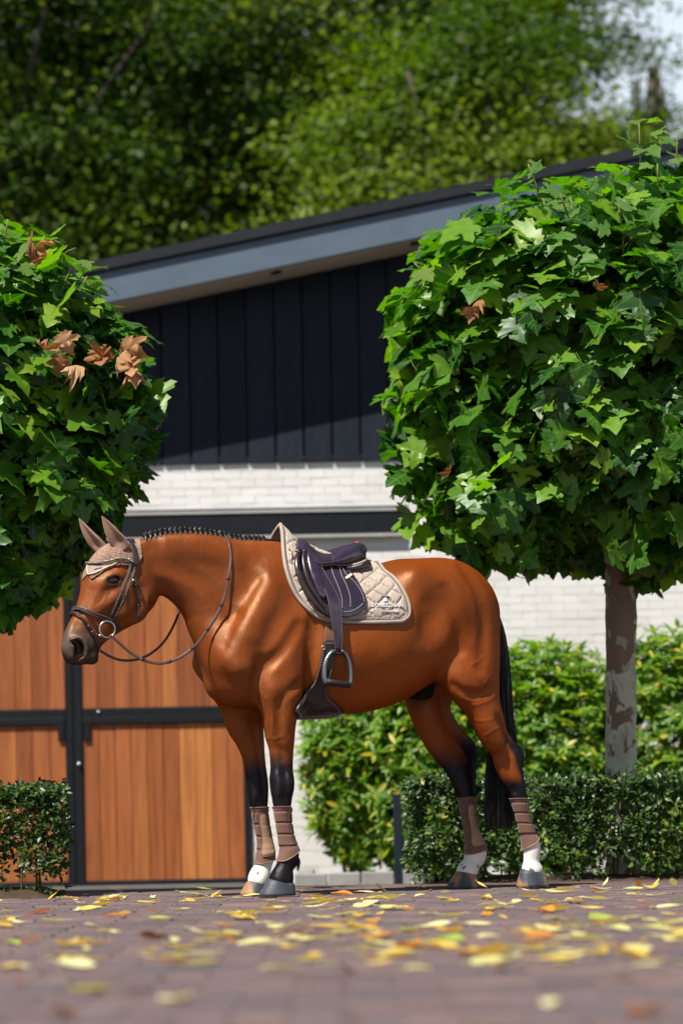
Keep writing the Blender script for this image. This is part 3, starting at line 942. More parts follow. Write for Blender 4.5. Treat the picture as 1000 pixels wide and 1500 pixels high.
def cloth(name, c, sheen=.3, rough=.75, weave=900, wst=.25):
    t = NT(name); p = t.principled(c, rough, .25)
    p.inputs['Sheen Weight'].default_value = sheen
    t.l(t.ramp(t.noise(22, 5, .6, t.coord()), [(.3, tuple(x * .88 for x in c[:3])), (.7, tuple(min(1, x * 1.1) for x in c[:3]))]), p.inputs['Base Color'])
    t.bump(p, t.noise(weave, 2, .5, t.coord()), wst, .0015)
    return t.m
M_pad = cloth('taupe_satin', (.40, .325, .265, 1), .15, .5)
M_bind = cloth('taupe_binding', (.33, .265, .22, 1), .1, .5)
M_boot = cloth('brown_neoprene', (.155, .078, .056, 1), .2, .8)
M_bootd = cloth('dark_boot_strap', (.055, .034, .030, 1), .1, .7)
M_guard = leather('tan_strike_guard', (.30, .185, .11, 1), .55, .3)

nt_ = M_pad.node_tree; pb_ = [n for n in nt_.nodes if n.type == 'BSDF_PRINCIPLED'][0]
src_ = pb_.inputs['Base Color'].links[0].from_socket
sm_ = nt_.nodes.new('ShaderNodeAttribute'); sm_.attribute_name = 'seam'
mx_ = nt_.nodes.new('ShaderNodeMixRGB'); mx_.inputs[2].default_value = (.10, .072, .058, 1)
nt_.links.new(sm_.outputs['Fac'], mx_.inputs[0]); nt_.links.new(src_, mx_.inputs[1]); nt_.links.new(mx_.outputs[0], pb_.inputs['Base Color'])
# ---- saddle pad
def pad_side(sg, nu, nv):
    front = [(411, 797), (415, 806), (418, 828), (426, 855), (440, 880), (456, 897), (472, 906), (488, 910)]
    rear = [(551, 829), (562, 834), (576, 845), (589, 862), (597, 879), (600, 893), (598, 903), (589, 910)]
    ctrl = []
    for i, (a, b) in enumerate(zip(front, rear)):
        row = []
        for s in np.linspace(0, 1, 9):
            x, y = a[0] + (b[0] - a[0]) * s, a[1] + (b[1] - a[1]) * s
            if i == len(front) - 1: y += 1.5 * math.sin(PI * s)
            if i == 0:
                q = L(x, y, 0); q = snap(q + (0, 0, .0), .012)
            else: q = cast(x, y, .012)
            row.append(q)
        ctrl.append(row)
    G = resamp(ctrl, nu, nv)
    G = snap(G.reshape(-1, 3), .011, 8, .6).reshape(G.shape)
    u, v = np.meshgrid(np.linspace(0, 1, nu), np.linspace(0, 1, nv))
    N = outward(G)
    # quilting: puffed diamonds between sewn lines
    s = np.cumsum(np.r_[np.zeros((1, nu)), np.linalg.norm(np.diff(G, axis=0), axis=2)], 0)
    xx = G[..., 0]; w = .088
    a_, b_ = (xx * .9 + s) / w, (xx * .9 - s) / w
    q = np.minimum(np.abs(np.sin(PI * a_)), np.abs(np.sin(PI * b_)))
    rim = np.minimum(np.minimum(u * 22, (1 - u) * 22), (1 - v) * 12)
    puff = .0095 * np.clip(q * 1.7, 0, 1) ** .55 * np.clip(rim - .6, 0, 1) ** .5
    global QUILT
    QUILT = (1 - np.clip(q * 7, 0, 1)) * (rim > 1)
    puff += .0012 * np.sin(xx * 260 + 4 * np.sin(s * 60)) * np.clip(rim, 0, 1) * (q < .5)
    lift = .072 * np.exp(-(u / .10) ** 2) * np.clip(1 - v * 3.2, 0, 1) ** 1.5
    G = G + N * puff[..., None] + np.array([.012, 0, 1.0]) * lift[..., None]
    if sg < 0:
        G = G * (1, -1, 1); N = N * (1, -1, 1)
        G, N = G[:, ::-1], N[:, ::-1]
    return G, N
pad = tack('saddle_pad', 'quilted taupe saddle pad under the dark saddle on the horse', 'saddle pad')
PG, PN = pad_side(1, 240, 170)
V, Fc = solid(PG, PN, .009)
obj('quilted_side', mesh('quilted_side', V, Fc, M_pad, True, {'seam': np.r_[QUILT.ravel(), 0 * QUILT.ravel()]}), pad)
PG2, PN2 = pad_side(-1, 60, 40)
V, Fc = solid(PG2, PN2, .009)
obj('quilted_side', mesh('quilted_side', V, Fc, M_pad), pad)
for g, n_ in ((PG, 1), (PG2, -1)):
    fr, rr = (g[:, 0], g[:, -1]) if n_ > 0 else (g[:, -1], g[:, 0])
    bot = g[-1] if n_ > 0 else g[-1][::-1]
    edge = np.concatenate([fr[:-1], bot[::1], rr[::-1][1:]])
    edge = edge[np.r_[True, np.linalg.norm(np.diff(edge, axis=0), axis=1) > 1e-4]]
    mb = MB(); mb.tube(edge - fgrad(edge, .02) * .003, .0095, 8); mb.obj('binding', M_bind, pad)
    if n_ > 0:
        inner = np.concatenate([g[:-4, 5], g[-5, 5:-5], g[:-4, -6][::-1]])
        for dd in (0, 1):
            k = 5 + dd * 2
            inner = np.concatenate([g[6:-k, k - 1], g[-k, k:-k], g[6:-k, -k][::-1]])
            stitch('stitching', inner, fgrad(inner, .02), M_bootd, pad, .0013, .007, .004, .002)
# embroidered words on the rear corner
def pad_point(px, py, off):
    """point on the pad's outer face under a photo pixel"""
    q = cast(px, py, .02)
    d = np.linalg.norm(PG.reshape(-1, 3) - q, axis=1)
    i = np.argsort(d)[:6]; w = 1 / (d[i] + 1e-3); w /= w.sum()
    base = (PG.reshape(-1, 3)[i] * w[:, None]).sum(0); n = fgrad(q, .02)
    return q + n * (np.dot(base - q, n) + off)
def words(txt, name, cx, cy, wpx, hpx, mat, parent, tilt=0.0, bold=.012):
    cu = bpy.data.curves.new(name, 'FONT'); cu.body = txt; cu.size = 1; cu.align_x = 'CENTER'; cu.align_y = 'CENTER'
    cu.extrude = 0.0; cu.offset = bold; cu.resolution_u = 2
    tmp = bpy.data.objects.new(name, cu); COL.objects.link(tmp)
    dg = bpy.context.evaluated_depsgraph_get(); dg.update()
    me = bpy.data.meshes.new_from_object(tmp.evaluated_get(dg)); bpy.data.objects.remove(tmp)
    v = np.array([p.co[:] for p in me.vertices])
    v[:, 0] -= (v[:, 0].max() + v[:, 0].min()) / 2; v[:, 1] -= (v[:, 1].max() + v[:, 1].min()) / 2
    sx, sy = wpx / np.ptp(v[:, 0]), hpx / np.ptp(v[:, 1])
    P = []
    for a, b, c in v:
        P.append(pad_point(cx + a * sx, cy - b * sy + tilt * a * sx, .004))
    P = np.array(P)
    n = fgrad(P.mean(0), .02)
    # flatten onto one gently bent sheet a little proud of the cloth, then thicken
    F2 = [tuple(f.vertices) for f in me.polygons]
    h = (P - P.mean(0)) @ n
    A = np.c_[np.ones(len(P)), v[:, 0], v[:, 1], v[:, 0] ** 2]
    co, *_ = np.linalg.lstsq(A, h, rcond=None); hf = A @ co
    P = P - np.outer(h - hf - max(0, (h - hf).max()) * .7, n)
    nv = len(P)
    V = np.concatenate([P, P - n * .006])
    ed = {}
    for f in F2:
        for i in range(len(f)):
            e = (f[i], f[(i + 1) % len(f)]); ed[e] = ed.get(e, 0) + 1
    Fc = list(F2) + [tuple(i + nv for i in f[::-1]) for f in F2]
    Fc += [(b, a, a + nv, b + nv) for (a, b) in ed if (b, a) not in ed]
    return obj(name, mesh(name, V, Fc, mat, False), parent)
M_emb = simple('white_embroidery', (.60, .58, .57, 1), .6, .3)
words('EQUESTRIAN', 'lettering', 567, 887.5, 45, 6.2, M_emb, pad, .02)
words('STOCKHOLM', 'lettering', 570, 895.5, 24, 3.2, M_emb, pad, .02)
mb = MB()
for a, r_ in ((90, 3.2), (38, 2.8), (142, 2.8), (-35, 2.0), (215, 2.0)):
    c = (564 + .8 * r_ * math.cos(math.radians(a)) * .9, 879.5 - .8 * r_ * math.sin(math.radians(a)))
    ring = [pad_point(c[0] + 1.5 * math.cos(t), c[1] + 1.7 * math.sin(t), .005) for t in np.linspace(0, 2 * PI, 9)[:-1]]
    n = fgrad(np.array(ring).mean(0), .02)
    mb.add(ring + [tuple(np.array(q) - n * .006) for q in ring], [tuple(range(8))[::-1]] + [(k, (k + 1) % 8, 8 + (k + 1) % 8, 8 + k) for k in range(8)])
mb.obj('emblem', M_emb, pad)
mb = MB(); mb.tube([pad_point(x, y, .004) for x, y in ((557, 876), (561, 874), (564, 875.5), (568, 874), (571, 876))], [.001, .003, .0035, .003, .001], 6); mb.obj('emblem', M_blk, pad)
mb = MB(); mb.tube([cast(x, y, .027) for x, y in ((423, 808), (426, 812), (427, 817), (424, 820))], .0022, 6); mb.obj('pad_label', M_cream, pad)
mb = MB(); mb.tube([cast(x, y, .03) for x, y in ((424.5, 805), (426.5, 810), (428, 812))], .004, 6); mb.obj('loop', M_gold, pad)

# ---- saddle
sad = tack('saddle', 'dark brown leather saddle with white stitching on the quilted pad', 'saddle')
o, FG, FN = sheet('flap', [[(437, 802), (506, 826)], [(433, 815), (514, 836)], [(433, 832), (523, 850)], [(439, 852), (531, 864)], [(449, 870), (536, 877)], [(461, 887), (535, 889)], [(473, 898), (527, 898)], [(484, 904), (511, 904)]],
                .034, .010, M_sad, sad, 50, 50, dome=.006)
def on_flap(pts, lift=.002, n=40):
    P = spline(np.array([cast(*p, .04) for p in pts]), n); fl = FG.reshape(-1, 3); nn = fgrad(P, .02)
    for i in range(n):
        j = np.argsort(np.linalg.norm(fl - P[i], axis=1))[:4]
        P[i] += nn[i] * (np.dot(fl[j].mean(0) - P[i], nn[i]) + lift)
    return P, nn
for pts in ([(484, 829), (488, 843), (495, 860), (500, 876), (501, 893)], [(496, 829), (500, 843), (507, 858), (512, 874), (513, 892)], [(500, 829), (507, 842), (519, 852), (529, 867), (534, 882)],
            [(500, 896), (515, 895), (526, 889), (532, 883)]):
    P, nn = on_flap(pts); stitch('stitching', P, nn, M_thread, sad, .0012, .0075, .004)
P, nn = on_flap([(506, 848), (510, 845), (515, 841)], .004, 8)
tag(flatstrap('flap_tag', P, .014, .004, M_cream, sad, nn), 'small cream tag sewn on the flap')
# knee rolls along the flap's front edge
for pts, r, lift in (([(440, 806), (435, 818), (436, 836), (444, 856), (456, 876), (470, 893), (482, 902)], .017, .010), ([(447, 806), (442, 818), (444, 836), (452, 857), (463, 876), (474, 893)], .014, .022)):
    P, nn = on_flap(pts, lift, 40)
    w = r * np.sin(np.linspace(.25, PI - .22, 40)) ** .6
    mb = MB(); mb.tube(P, w, 10, True, .75, nn); mb.obj('knee_roll', M_sad2, sad)
o, G2, N2_ = sheet('upper_flap', [[(449, 808), (460, 818)], [(450, 822), (468, 834)], [(454, 840), (474, 850)], [(461, 858), (477, 865)], [(468, 874), (476, 877)]], .056, .014, M_sad, sad, 20, 24, dome=.010)
# seat
top = spline(np.array([L(x, y, 0) for x, y in ((427, 799), (430, 792.5), (436, 790), (443, 792), (451, 799), (463, 808), (480, 812.5), (494, 809), (506, 801.5), (518, 796.5), (528, 796), (535, 800), (538, 808))]), 44)
ew = np.interp(np.linspace(0, 1, 44), np.linspace(0, 1, 9), [.05, .075, .09, .115, .125, .13, .165, .175, .15])
epx = spline(np.array([(436, 808), (441, 807), (449, 813), (458, 822), (470, 829), (482, 827), (500, 828), (520, 824), (536, 818)], float), 44)
ctrl = []
for i in range(44):
    e = cast(epx[i][0], epx[i][1], .052); ew[i] = e[1]
    row = []
    for a in np.linspace(-90, 90, 25):
        q = math.radians(a); s, c = math.sin(q), math.cos(q)
        k = abs(s) ** 1.15
        dip = 0
        x = top[i][0] + (e[0] - top[i][0]) * k
        z = e[2] + (top[i][2] - e[2]) * (c ** .75 if i < 24 else c ** .55) - dip
        row.append((x, ew[i] * s, z))
    ctrl.append(row)
SG = np.array(ctrl)[:, ::-1]
SG = np.stack([np.convolve(np.pad(SG[:, j, k], 4, 'edge'), np.ones(9) / 9, 'valid') if 0 else SG[:, j, k] for j in range(25) for k in range(3)], 1).reshape(44, 25, 3)
n_ = gridnormals(SG)
if n_[20, 12, 2] < 0: n_ = -n_; SG = SG[:, ::-1]; n_ = n_[:, ::-1]
V, Fc = solid(SG, n_, .022)
obj('seat', mesh('seat', V, Fc, M_sad), sad)
near = SG[:, 0] if SG[0, 0, 1] > 0 else SG[:, -1]
mb = MB(); mb.tube(near + (0, .002, -.002), .0045, 8); mb.obj('seat_piping', M_sad2, sad)
ln = spline(np.array([L(x, y, .13) for x, y in ((455, 813), (470, 820), (490, 821), (510, 819), (532, 811))]), 40)
mb = MB(); mb.tube([cast(*p, .05) if False else L(*p, w) for p, w in (((519, 795), .03), ((522, 794.6), .045), ((525, 795.5), .06))], [.003, .005, .003], 6); tag(mb.obj('cantle_tag', simple('red_tag', (.55, .03, .04, 1), .5), sad), 'tiny red tag on the cantle rim')
# panel cushions under the cantle, near and far
for sg in (1, -1):
    P = [loc2(500, 834, .15, sg), loc2(512, 834, .155, sg), loc2(525, 831.5, .15, sg), loc2(535, 829, .135, sg), loc2(539, 827, .115, sg)]
    mb = MB(); mb.tube(spline(np.array(P), 20), np.interp(np.linspace(0, 1, 20), [0, .3, .8, 1], [.018, .030, .032, .018]), 12); mb.obj('panel', M_sad2, sad)
    for dz in (0, 1.6, 3.2):
        if sg > 0:
            P = spline(np.array([loc2(x, y + dz - 1, w, 1) for x, y, w in ((506, 829, .177), (516, 828, .185), (527, 825, .178), (536, 821, .158))]), 16)
            mb = MB(); mb.tube(P, .0026, 6); mb.obj('panel_piping', M_cream if dz != 1.6 else M_bind, sad)
# far-side flap
o2, G3, N3_ = sheet('flap', [[(437, 802), (506, 826)], [(433, 832), (523, 850)], [(449, 870), (536, 877)], [(473, 898), (527, 898)]], .034, .010, M_sad, sad, 16, 16)
o2.data = o2.data.copy(); o2.data.transform(Matrix.Scale(-1, 4, (0, 1, 0))); o2.data.flip_normals()
# pommel keeper
mb = MB(); mb.tube([cast(x, y, .05) for x, y in ((434, 803), (438, 803.5), (443, 805))], .009, 8, True, .6); mb.obj('stirrup_bar', M_blk, sad)
# stirrup leather and iron
rows = [[(458, 820), (470, 828)], [(463, 836), (478, 843)], [(470, 852), (486, 857)], [(477, 868), (494, 872)], [(481, 884), (499, 887)], [(484, 902), (500.5, 903)], [(487, 920), (501, 920)], [(489, 937), (501.5, 937)], [(490, 951), (500, 951)]]
PXL = []
ctrl = []
for i, r in enumerate(rows):
    o_ = (.052, .058, .062, .062, .060, .050, .042, .038, .036)[i]
    ctrl.append([cast(*p, o_) for p in spline(np.array(r, float), 4)])
G = resamp(ctrl, 8, 50); N = outward(G); V, Fc = solid(G, N, .005)
obj('stirrup_leather', mesh('stirrup_leather', V, Fc, M_sad), sad)
for j, nm in ((0, 0), (7, 1)):
    P = G[:, j] * .92 + G[:, 1 if j == 0 else 6] * .08
    stitch('stitching', P, N[:, j], M_bind, sad, .0010, .006, .004, .001)
ys = cast(496, 975, .040)[1]
SP = lambda x, y, dy=0.0: L(x, y, ys) + (0, dy, 0)
mb = MB()
path = spline(np.array([SP(477, 1001), SP(474.5, 992), SP(475, 975), SP(479, 963), SP(485, 955.5), SP(490, 953)]), 22)
mb.tube(path, np.interp(np.linspace(0, 1, 22), [0, .4, 1], [.013, .0115, .008]), 8, True, 1.3, (0, 1, 0))
mb.obj('stirrup_branch', M_dsteel, sad)
mb = MB()
path = spline(np.array([SP(512, 1003), SP(513.2, 992), SP(512, 975), SP(508.5, 963), SP(504, 956), SP(499, 953)]), 22)
mb.tube(path, np.interp(np.linspace(0, 1, 22), [0, .4, 1], [.009, .0085, .008]), 8, True, 1.6, (0, 1, 0))
mb.obj('stirrup_branch', M_dsteel, sad)
mb = MB(); mb.tube([SP(484, 956, .0), SP(489, 957.5), SP(498, 957.5), SP(504, 956)], .0075, 8); mb.obj('stirrup_eye', M_blk, sad)
mb = MB()
ring = []
for k in range(24):
    a = 2 * PI * k / 24; ca, sa = math.cos(a), math.sin(a)
    e = (abs(ca) ** 3 + abs(sa) ** 3) ** (-1 / 3)
    ring.append((ca * e, sa * e))
c0, c1 = SP(476, 998.5), SP(513.5, 1004)
cc, hx = (c0 + c1) / 2, (c1 - c0) / 2
top_ = [cc + hx * u + np.array([.004 * v, .034 * v, .008 + .004 * abs(v)]) for u, v in ring]
bot_ = [cc + hx * u * .96 + np.array([.004 * v, .030 * v, -.014]) for u, v in ring]
mb.add(top_ + bot_, [tuple(range(24)), tuple(range(24, 48))[::-1]] + [(k, 24 + k, 24 + (k + 1) % 24, (k + 1) % 24) for k in range(24)])
mb.obj('stirrup_tread', M_blk, sad)
# girth
gir = tack('girth', 'dark brown leather girth with a broad belly guard behind the front leg', 'girth')
sheet('billet', [[(478, 905), (493, 905)], [(476.5, 918), (492, 918)], [(475, 930), (491.5, 930)], [(474.5, 941), (491, 941)]], .012, .006, M_billet, gir, 8, 16)
grow = [[(475, 938), (492, 938)], [(472, 958), (491, 958)], [(467, 980), (486, 982)], [(459, 1002), (478, 1006)], [(448, 1020), (481, 1022)], [(438, 1034), (494, 1034)], [(434, 1044), (503, 1044)]]
ctrl = [[cast(*p, .016) for p in spline(np.array(r, float), 7)] for r in grow]
last = np.array(ctrl[-1])
for yy, ins in ((.12, 0), (.06, .01), (0.0, .015)):
    row = last.copy(); row[:, 1] = yy; row[:, 2] = L(470, 1052, 0)[2]
    row[:, 0] = row[:, 0].mean() + (row[:, 0] - row[:, 0].mean()) * (1 - ins * 10)
    ctrl.append(list(snap(row, .016)))
G = resamp(ctrl, 28, 60); G = snap(G.reshape(-1, 3), .017, 6, .6).reshape(G.shape); N = outward(G)
V, Fc = solid(G, N, .012)
obj('belly_guard', mesh('belly_guard', V, Fc, M_sad2), gir)
V2 = V * (1, -1, 1)
obj('belly_guard', mesh('belly_guard', V2, Fc[:, ::-1], M_sad2), gir)
for j in (1, 26):
    P = G[2:46, j]; stitch('stitching', P, N[2:46, j], M_thread, gir, .0011, .0055, .006, .0012)
mb = MB(); mb.tube(np.concatenate([G[2:50, -1]]), .0035, 6); mb.obj('edge_piping', M_sad2, gir)
c = cast(473.5, 949, .022); n = fgrad(c, .02)
t1 = np.cross(n, (0, 0, 1)); t1 /= np.linalg.norm(t1); t2 = np.cross(n, t1)
mb = MB(); mb.tube([c + .0085 * (math.cos(a) * t1 + math.sin(a) * t2) for a in np.linspace(0, 2 * PI, 19)], .0022, 6, False); mb.obj('girth_ring', M_steel, gir)
P = np.array([cast(x, y, .022) for x, y in spline(np.array([(475.5, 942), (491, 942)], float), 8)]); stitch('stitching', P, fgrad(P, .02), M_thread, gir)

# ---- ear bonnet
bon = tack('ear_bonnet', 'tan crocheted ear bonnet with pointed covers on the horse head', 'ear bonnet')
def crochet():
    t = NT('tan_crochet'); p = t.principled((.36, .225, .165, 1), .85, .2)
    co = t.coord('Object', (1, 1, 1))
    v = t.n('TexVoronoi', i_Scale=200.0); t.l(co, v.inputs['Vector'])
    t.l(t.ramp(v.outputs['Distance'], [(.15, (.44, .285, .21)), (.55, (.30, .18, .13)), (.8, (.11, .062, .045))]), p.inputs['Base Color'])
    b = t.bump(p, v.outputs['Distance'], .8, .004); b.invert = True
    return t.m
M_croc = crochet(); M_ear = cloth('tan_ear_cloth', (.23, .13, .09, 1), .2, .7); M_bpan = cloth('tan_panel', (.33, .235, .175, 1), .15, .5)
mid = [(122, 850), (126, 838), (134, 824), (146, 809), (158, 796), (172, 790), (190, 788), (203, 788)]
low = [(133, 846.5), (143, 842), (154, 834), (166, 828), (178, 825.5), (190, 826.5), (201, 823), (208, 813)]
def bonnet_half(sg):
    ctrl = []
    for s in np.linspace(0, 1, 7):
        row = []
        for a, b in zip(mid, low):
            A = L(*a, 0); B = cast(*b, .004)
            q = A + (B - A) * s; q[1] = B[1] * math.sin(s * PI / 2)
            q[2] += .02 * math.sin(s * PI)
            row.append(snap(q, .005))
        ctrl.append(row)
    G = resamp(ctrl, 60, 30)
    G = snap(G.reshape(-1, 3), .006, 6, .6).reshape(G.shape); N = outward(G)
    sc = .004 * np.abs(np.sin(np.linspace(0, 9 * PI, 60)))
    G[-1, :, 2] -= sc; G[-2, :, 2] -= sc * .6
    if sg < 0: G = (G * (1, -1, 1))[:, ::-1]; N = (N * (1, -1, 1))[:, ::-1]
    return G, N
BG, BN = bonnet_half(1)
for sg in (1, -1):
    G, N = (BG, BN) if sg > 0 else bonnet_half(-1)
    V, Fc = solid(G, N, .006); obj('crochet_cap', mesh('crochet_cap', V, Fc, M_croc), bon)
mb = MB()
for i in range(59):       # scalloped hem
    p = BG[-1, i]; 
hem = BG[-1]
P = hem.copy(); P[:, 2] -= .002
mb.tube(P + fgrad(P, .02) * .001, .0042 * (.55 + .45 * np.abs(np.sin(np.linspace(0, 11 * PI, 60)))), 8); mb.obj('hem', M_croc, bon)
o, G, N = sheet('front_panel', [[(128.5, 826), (146, 827.5), (160, 825), (175, 821.5)], [(128, 834), (143, 834), (157, 829), (173, 823.5)], [(130, 841.5), (140, 839), (155, 832), (171, 825)]], .0105, .004, M_bpan, bon, 24, 10, cols=6)
mb = MB(); e = np.concatenate([G[:, 0], G[-1, 1:]]); mb.tube(e + fgrad(e, .02) * .001, .0024, 6); mb.obj('piping', M_cream, bon)
mb = MB(); P = pxline([(138, 834), (144, 832), (150, 831)], .013, 8); mb.tube(P, .002, 6); mb.obj('panel_mark', simple('slate_print', (.25, .28, .33, 1), .6), bon)
def ear(base, tip, w, yl, ytip, face, parent):
    A, B = L(*base, yl), L(*tip, ytip)
    ax = B - A; Ln = np.linalg.norm(ax); T = ax / Ln
    f = np.asarray(face, float); f = f - T * (f @ T); f /= np.linalg.norm(f); s_ = np.cross(T, f)
    rows = []; n = 28
    for s in np.linspace(0, 1, 22):
        r = w * np.interp(s, [0, .12, .35, .6, .82, .94, 1], [.92, 1.0, .97, .76, .42, .17, .02])
        c = A + T * Ln * s + f * (.012 * math.sin(s * PI) - .018 * s * s)
        ring = []
        for k in range(n):
            a = 2 * PI * k / n; u, v = math.cos(a), math.sin(a)
            d = .62 * v
            if v > 0: d = .62 * v - 1.05 * (1 - abs(u) ** 1.6) * v * np.interp(s, [0, .25, .9, 1], [0, .8, .7, .3])
            wr = 1 + .05 * math.sin(6 * a + 11 * s) * (1 - s) + .04 * math.sin(3 * a - 17 * s) * (1 - s) ** 2
            ring.append(c + r * (u * s_ * wr + d * f))
        rows.append(ring)
    V = [p for r in rows for p in r]
    Fc = [(i * n + k, i * n + (k + 1) % n, (i + 1) * n + (k + 1) % n, (i + 1) * n + k) for i in range(21) for k in range(n)]
    Fc += [tuple(range(n))[::-1], tuple(21 * n + k for k in range(n))]
    return obj('ear_cover', mesh('ear_cover', V, Fc, M_ear), parent)
ear((182, 806), (149, 757), .038, .050, .06, (.65, .8, .1), bon)
ear((152, 807), (113, 761), .036, -.055, -.08, (.8, .45, -.2), bon)

# ---- bridle and reins
bri = tack('bridle', 'dark brown leather bridle with a jewelled browband on the horse head', 'bridle')
def strap(name, pts, w, off=.010, th=.005, mat=None, n=40, both=True):
    P = pxline(pts, off, n)
    o = flatstrap(name, P, w, th, mat or M_strap, bri)
    if both:
        o2 = flatstrap(name, P * (1, -1, 1), w, th, mat or M_strap, bri)
    return P
P = strap('headpiece', [(189, 792), (195, 800), (198, 812), (198.5, 828)], .026, .014, .006)
cr = [snap(np.array([L(190, 789, 0)[0] + .003 * abs(y), y, L(190, 789, 0)[2]]), .014) for y in np.linspace(-.05, .05, 9)]
flatstrap('crownpiece', cr, .026, .006, M_strap, bri)
Pc1 = strap('cheekpiece', [(193.5, 826), (188, 840), (181, 858), (172, 880), (163.5, 900), (161.5, 909)], .015, .012)
Pc2 = strap('cheekpiece', [(199, 829), (195, 842), (189, 858), (180, 880), (171, 899), (166.5, 910)], .014, .012)
strap('cheek_keeper', [(184, 873), (181.5, 882), (180, 887)], .009, .017, .004, M_strap, 10, False)
strap('throatlatch', [(195, 838), (200, 853), (203, 870), (204.5, 888), (202.5, 905)], .011, .010)
for (x, y) in ((200.5, 857), (204.8, 887)):
    P = pxline([(x - 2.6, y), (x + 2.6, y + .3)], .014, 6); flatstrap('buckle', P, .010, .006, M_strap, bri)
c = cast(195.5, 850, .018); bm = MB(); bm.tube([c, c + (0, .004, 0)], .006, 10); bm.obj('buckle', M_steel, bri)
Pb = strap('browband', [(196, 824), (187, 819.5), (175, 818), (160, 821.5), (146, 824.5), (133, 825), (127.5, 824.5)], .013, .015, .006)
for i, s in enumerate(np.linspace(1, 38, 30)):
    p = np.array([np.interp(s, np.arange(40), Pb[:, k]) for k in range(3)]) + fgrad(Pb[int(s)], .02) * .0035
    if i == 0:
        bm = bmesh.new(); bmesh.ops.create_icosphere(bm, subdivisions=2, radius=.0042); bead = bpy.data.meshes.new('bead'); bm.to_mesh(bead); bm.free(); bead.materials.append(simple('jewel', (.75, .68, .5, 1), .12, .8, .85))
        bead.polygons.foreach_set('use_smooth', [True] * len(bead.polygons))
    obj('bead', bead, bri, p)
for lo in (0, 1):
    P = Pc1 if lo == 0 else Pc2
    stitch('stitching', P[3:-3], fgrad(P[3:-3], .02), M_thread, bri, .0009, .006, .006, .003)
Pn = strap('noseband', [(105.5, 893), (112, 890.5), (120, 891.5), (133, 897.5), (147, 902.5), (160, 907.5), (170, 915), (176, 922)], .021, .011, .007)
mid_n = snap(np.array([[Pn[0][0] + .004, y, Pn[0][2] + .002] for y in np.linspace(-Pn[0][1], Pn[0][1], 9)]), .011)
flatstrap('noseband', mid_n, .021, .007, M_strap, bri)
for dd in (-.0065, .0065):
    T = np.gradient(Pn, axis=0); T /= np.linalg.norm(T, axis=1)[:, None]; B = np.cross(T, fgrad(Pn, .02))
    stitch('stitching', (Pn + B * dd)[2:32], fgrad(Pn, .02)[2:32], M_bind, bri, .0009, .006, .004, .004)
Pf = strap('flash_strap', [(104.5, 897), (110, 897.5), (117, 901), (127, 913), (135, 925), (142, 938), (146, 949)], .011, .013, .004)
for s in (22, 27):
    P = Pf[s - 2:s + 3] + fgrad(Pf[s - 2:s + 3], .02) * .003; flatstrap('buckle', P, .015, .006, M_strap, bri)
cb = cast(156, 922, .012); nb_ = fgrad(cb, .03)
t1 = np.array([1, -.1, 0]); t1 = t1 - nb_ * (t1 @ nb_) * .7; t1 /= np.linalg.norm(t1); t2 = np.array([0, .05, 1.0]); t2 -= t1 * (t2 @ t1); t2 /= np.linalg.norm(t2)
for sg in (1, -1):
    ring = np.array([cb + (0, .012, 0) + .0375 * (math.cos(a) * t1 + math.sin(a) * t2) for a in np.linspace(0, 2 * PI, 41)])
    mb = MB(); mb.tube(ring * (1, sg, 1), .0042, 8, False); mb.obj('bit_ring', M_steel, bri)
q = cast(146.5, 931, .012)
mb = MB(); mb.tube([q + (-.012, .002, .003), q + (0, .004, 0), q + (.010, -.004, -.002)], [.005, .0085, .004], 10); tag(mb.obj('mouthpiece', M_gold, bri), 'brass coloured end of the bit')
# reins
def reinpts(lst):
    out = []
    for a in lst:
        if len(a) == 3: out.append(L(*a))
        else: out.append(cast(a[0], a[1], .012))
    return np.array(out)
rn = reinpts([(162, 930, .095), (175, 942, .095), (190, 955, .095), (205, 964.5, .10), (220, 970, .10), (235, 972, .105), (250, 969, .11), (262, 964, .115), (278, 953.5, .125), (292, 940, .14), (306, 920, .15), (320, 897, .155), (330, 870, .15), (335, 845, .145), (338.5, 817, .12)])
rn = np.concatenate([rn, [cast(336, 797, .012)], [snap(L(333, 783, 0), .016)]])
P = spline(rn, 120)
up = np.tile(np.array([.15, 1.0, .1]), (120, 1)); up[104:] = fgrad(P[104:], .02)
flatstrap('rein', P, .0135, .006, M_rein, bri, up)
for s in (20, 34, 48, 60, 74, 88):
    flatstrap('rein_stop', P[s - 1:s + 2], .016, .009, M_strap, bri, up[s - 1:s + 2])
fr = np.concatenate([[snap(L(333, 783, 0), .016)], [snap(np.array(loc2(318, 830, .13, -1)), .012)], [snap(np.array(loc2(300, 868, .13, -1)), .016)], reinpts([(272, 885, -.15), (265, 892, -.15), (256, 913, -.14), (246, 932, -.13), (235, 946, -.12), (220, 958, -.10), (205, 965, -.09), (190, 967.5, -.08), (175, 966.5, -.07), (160, 961, -.065), (147, 953, -.06)])])
P = spline(fr, 100); up = np.tile(np.array([.15, -1.0, .1]), (100, 1)); up[:24] = fgrad(P[:24], .02)
flatstrap('rein', P, .0125, .006, M_rein, bri, up)

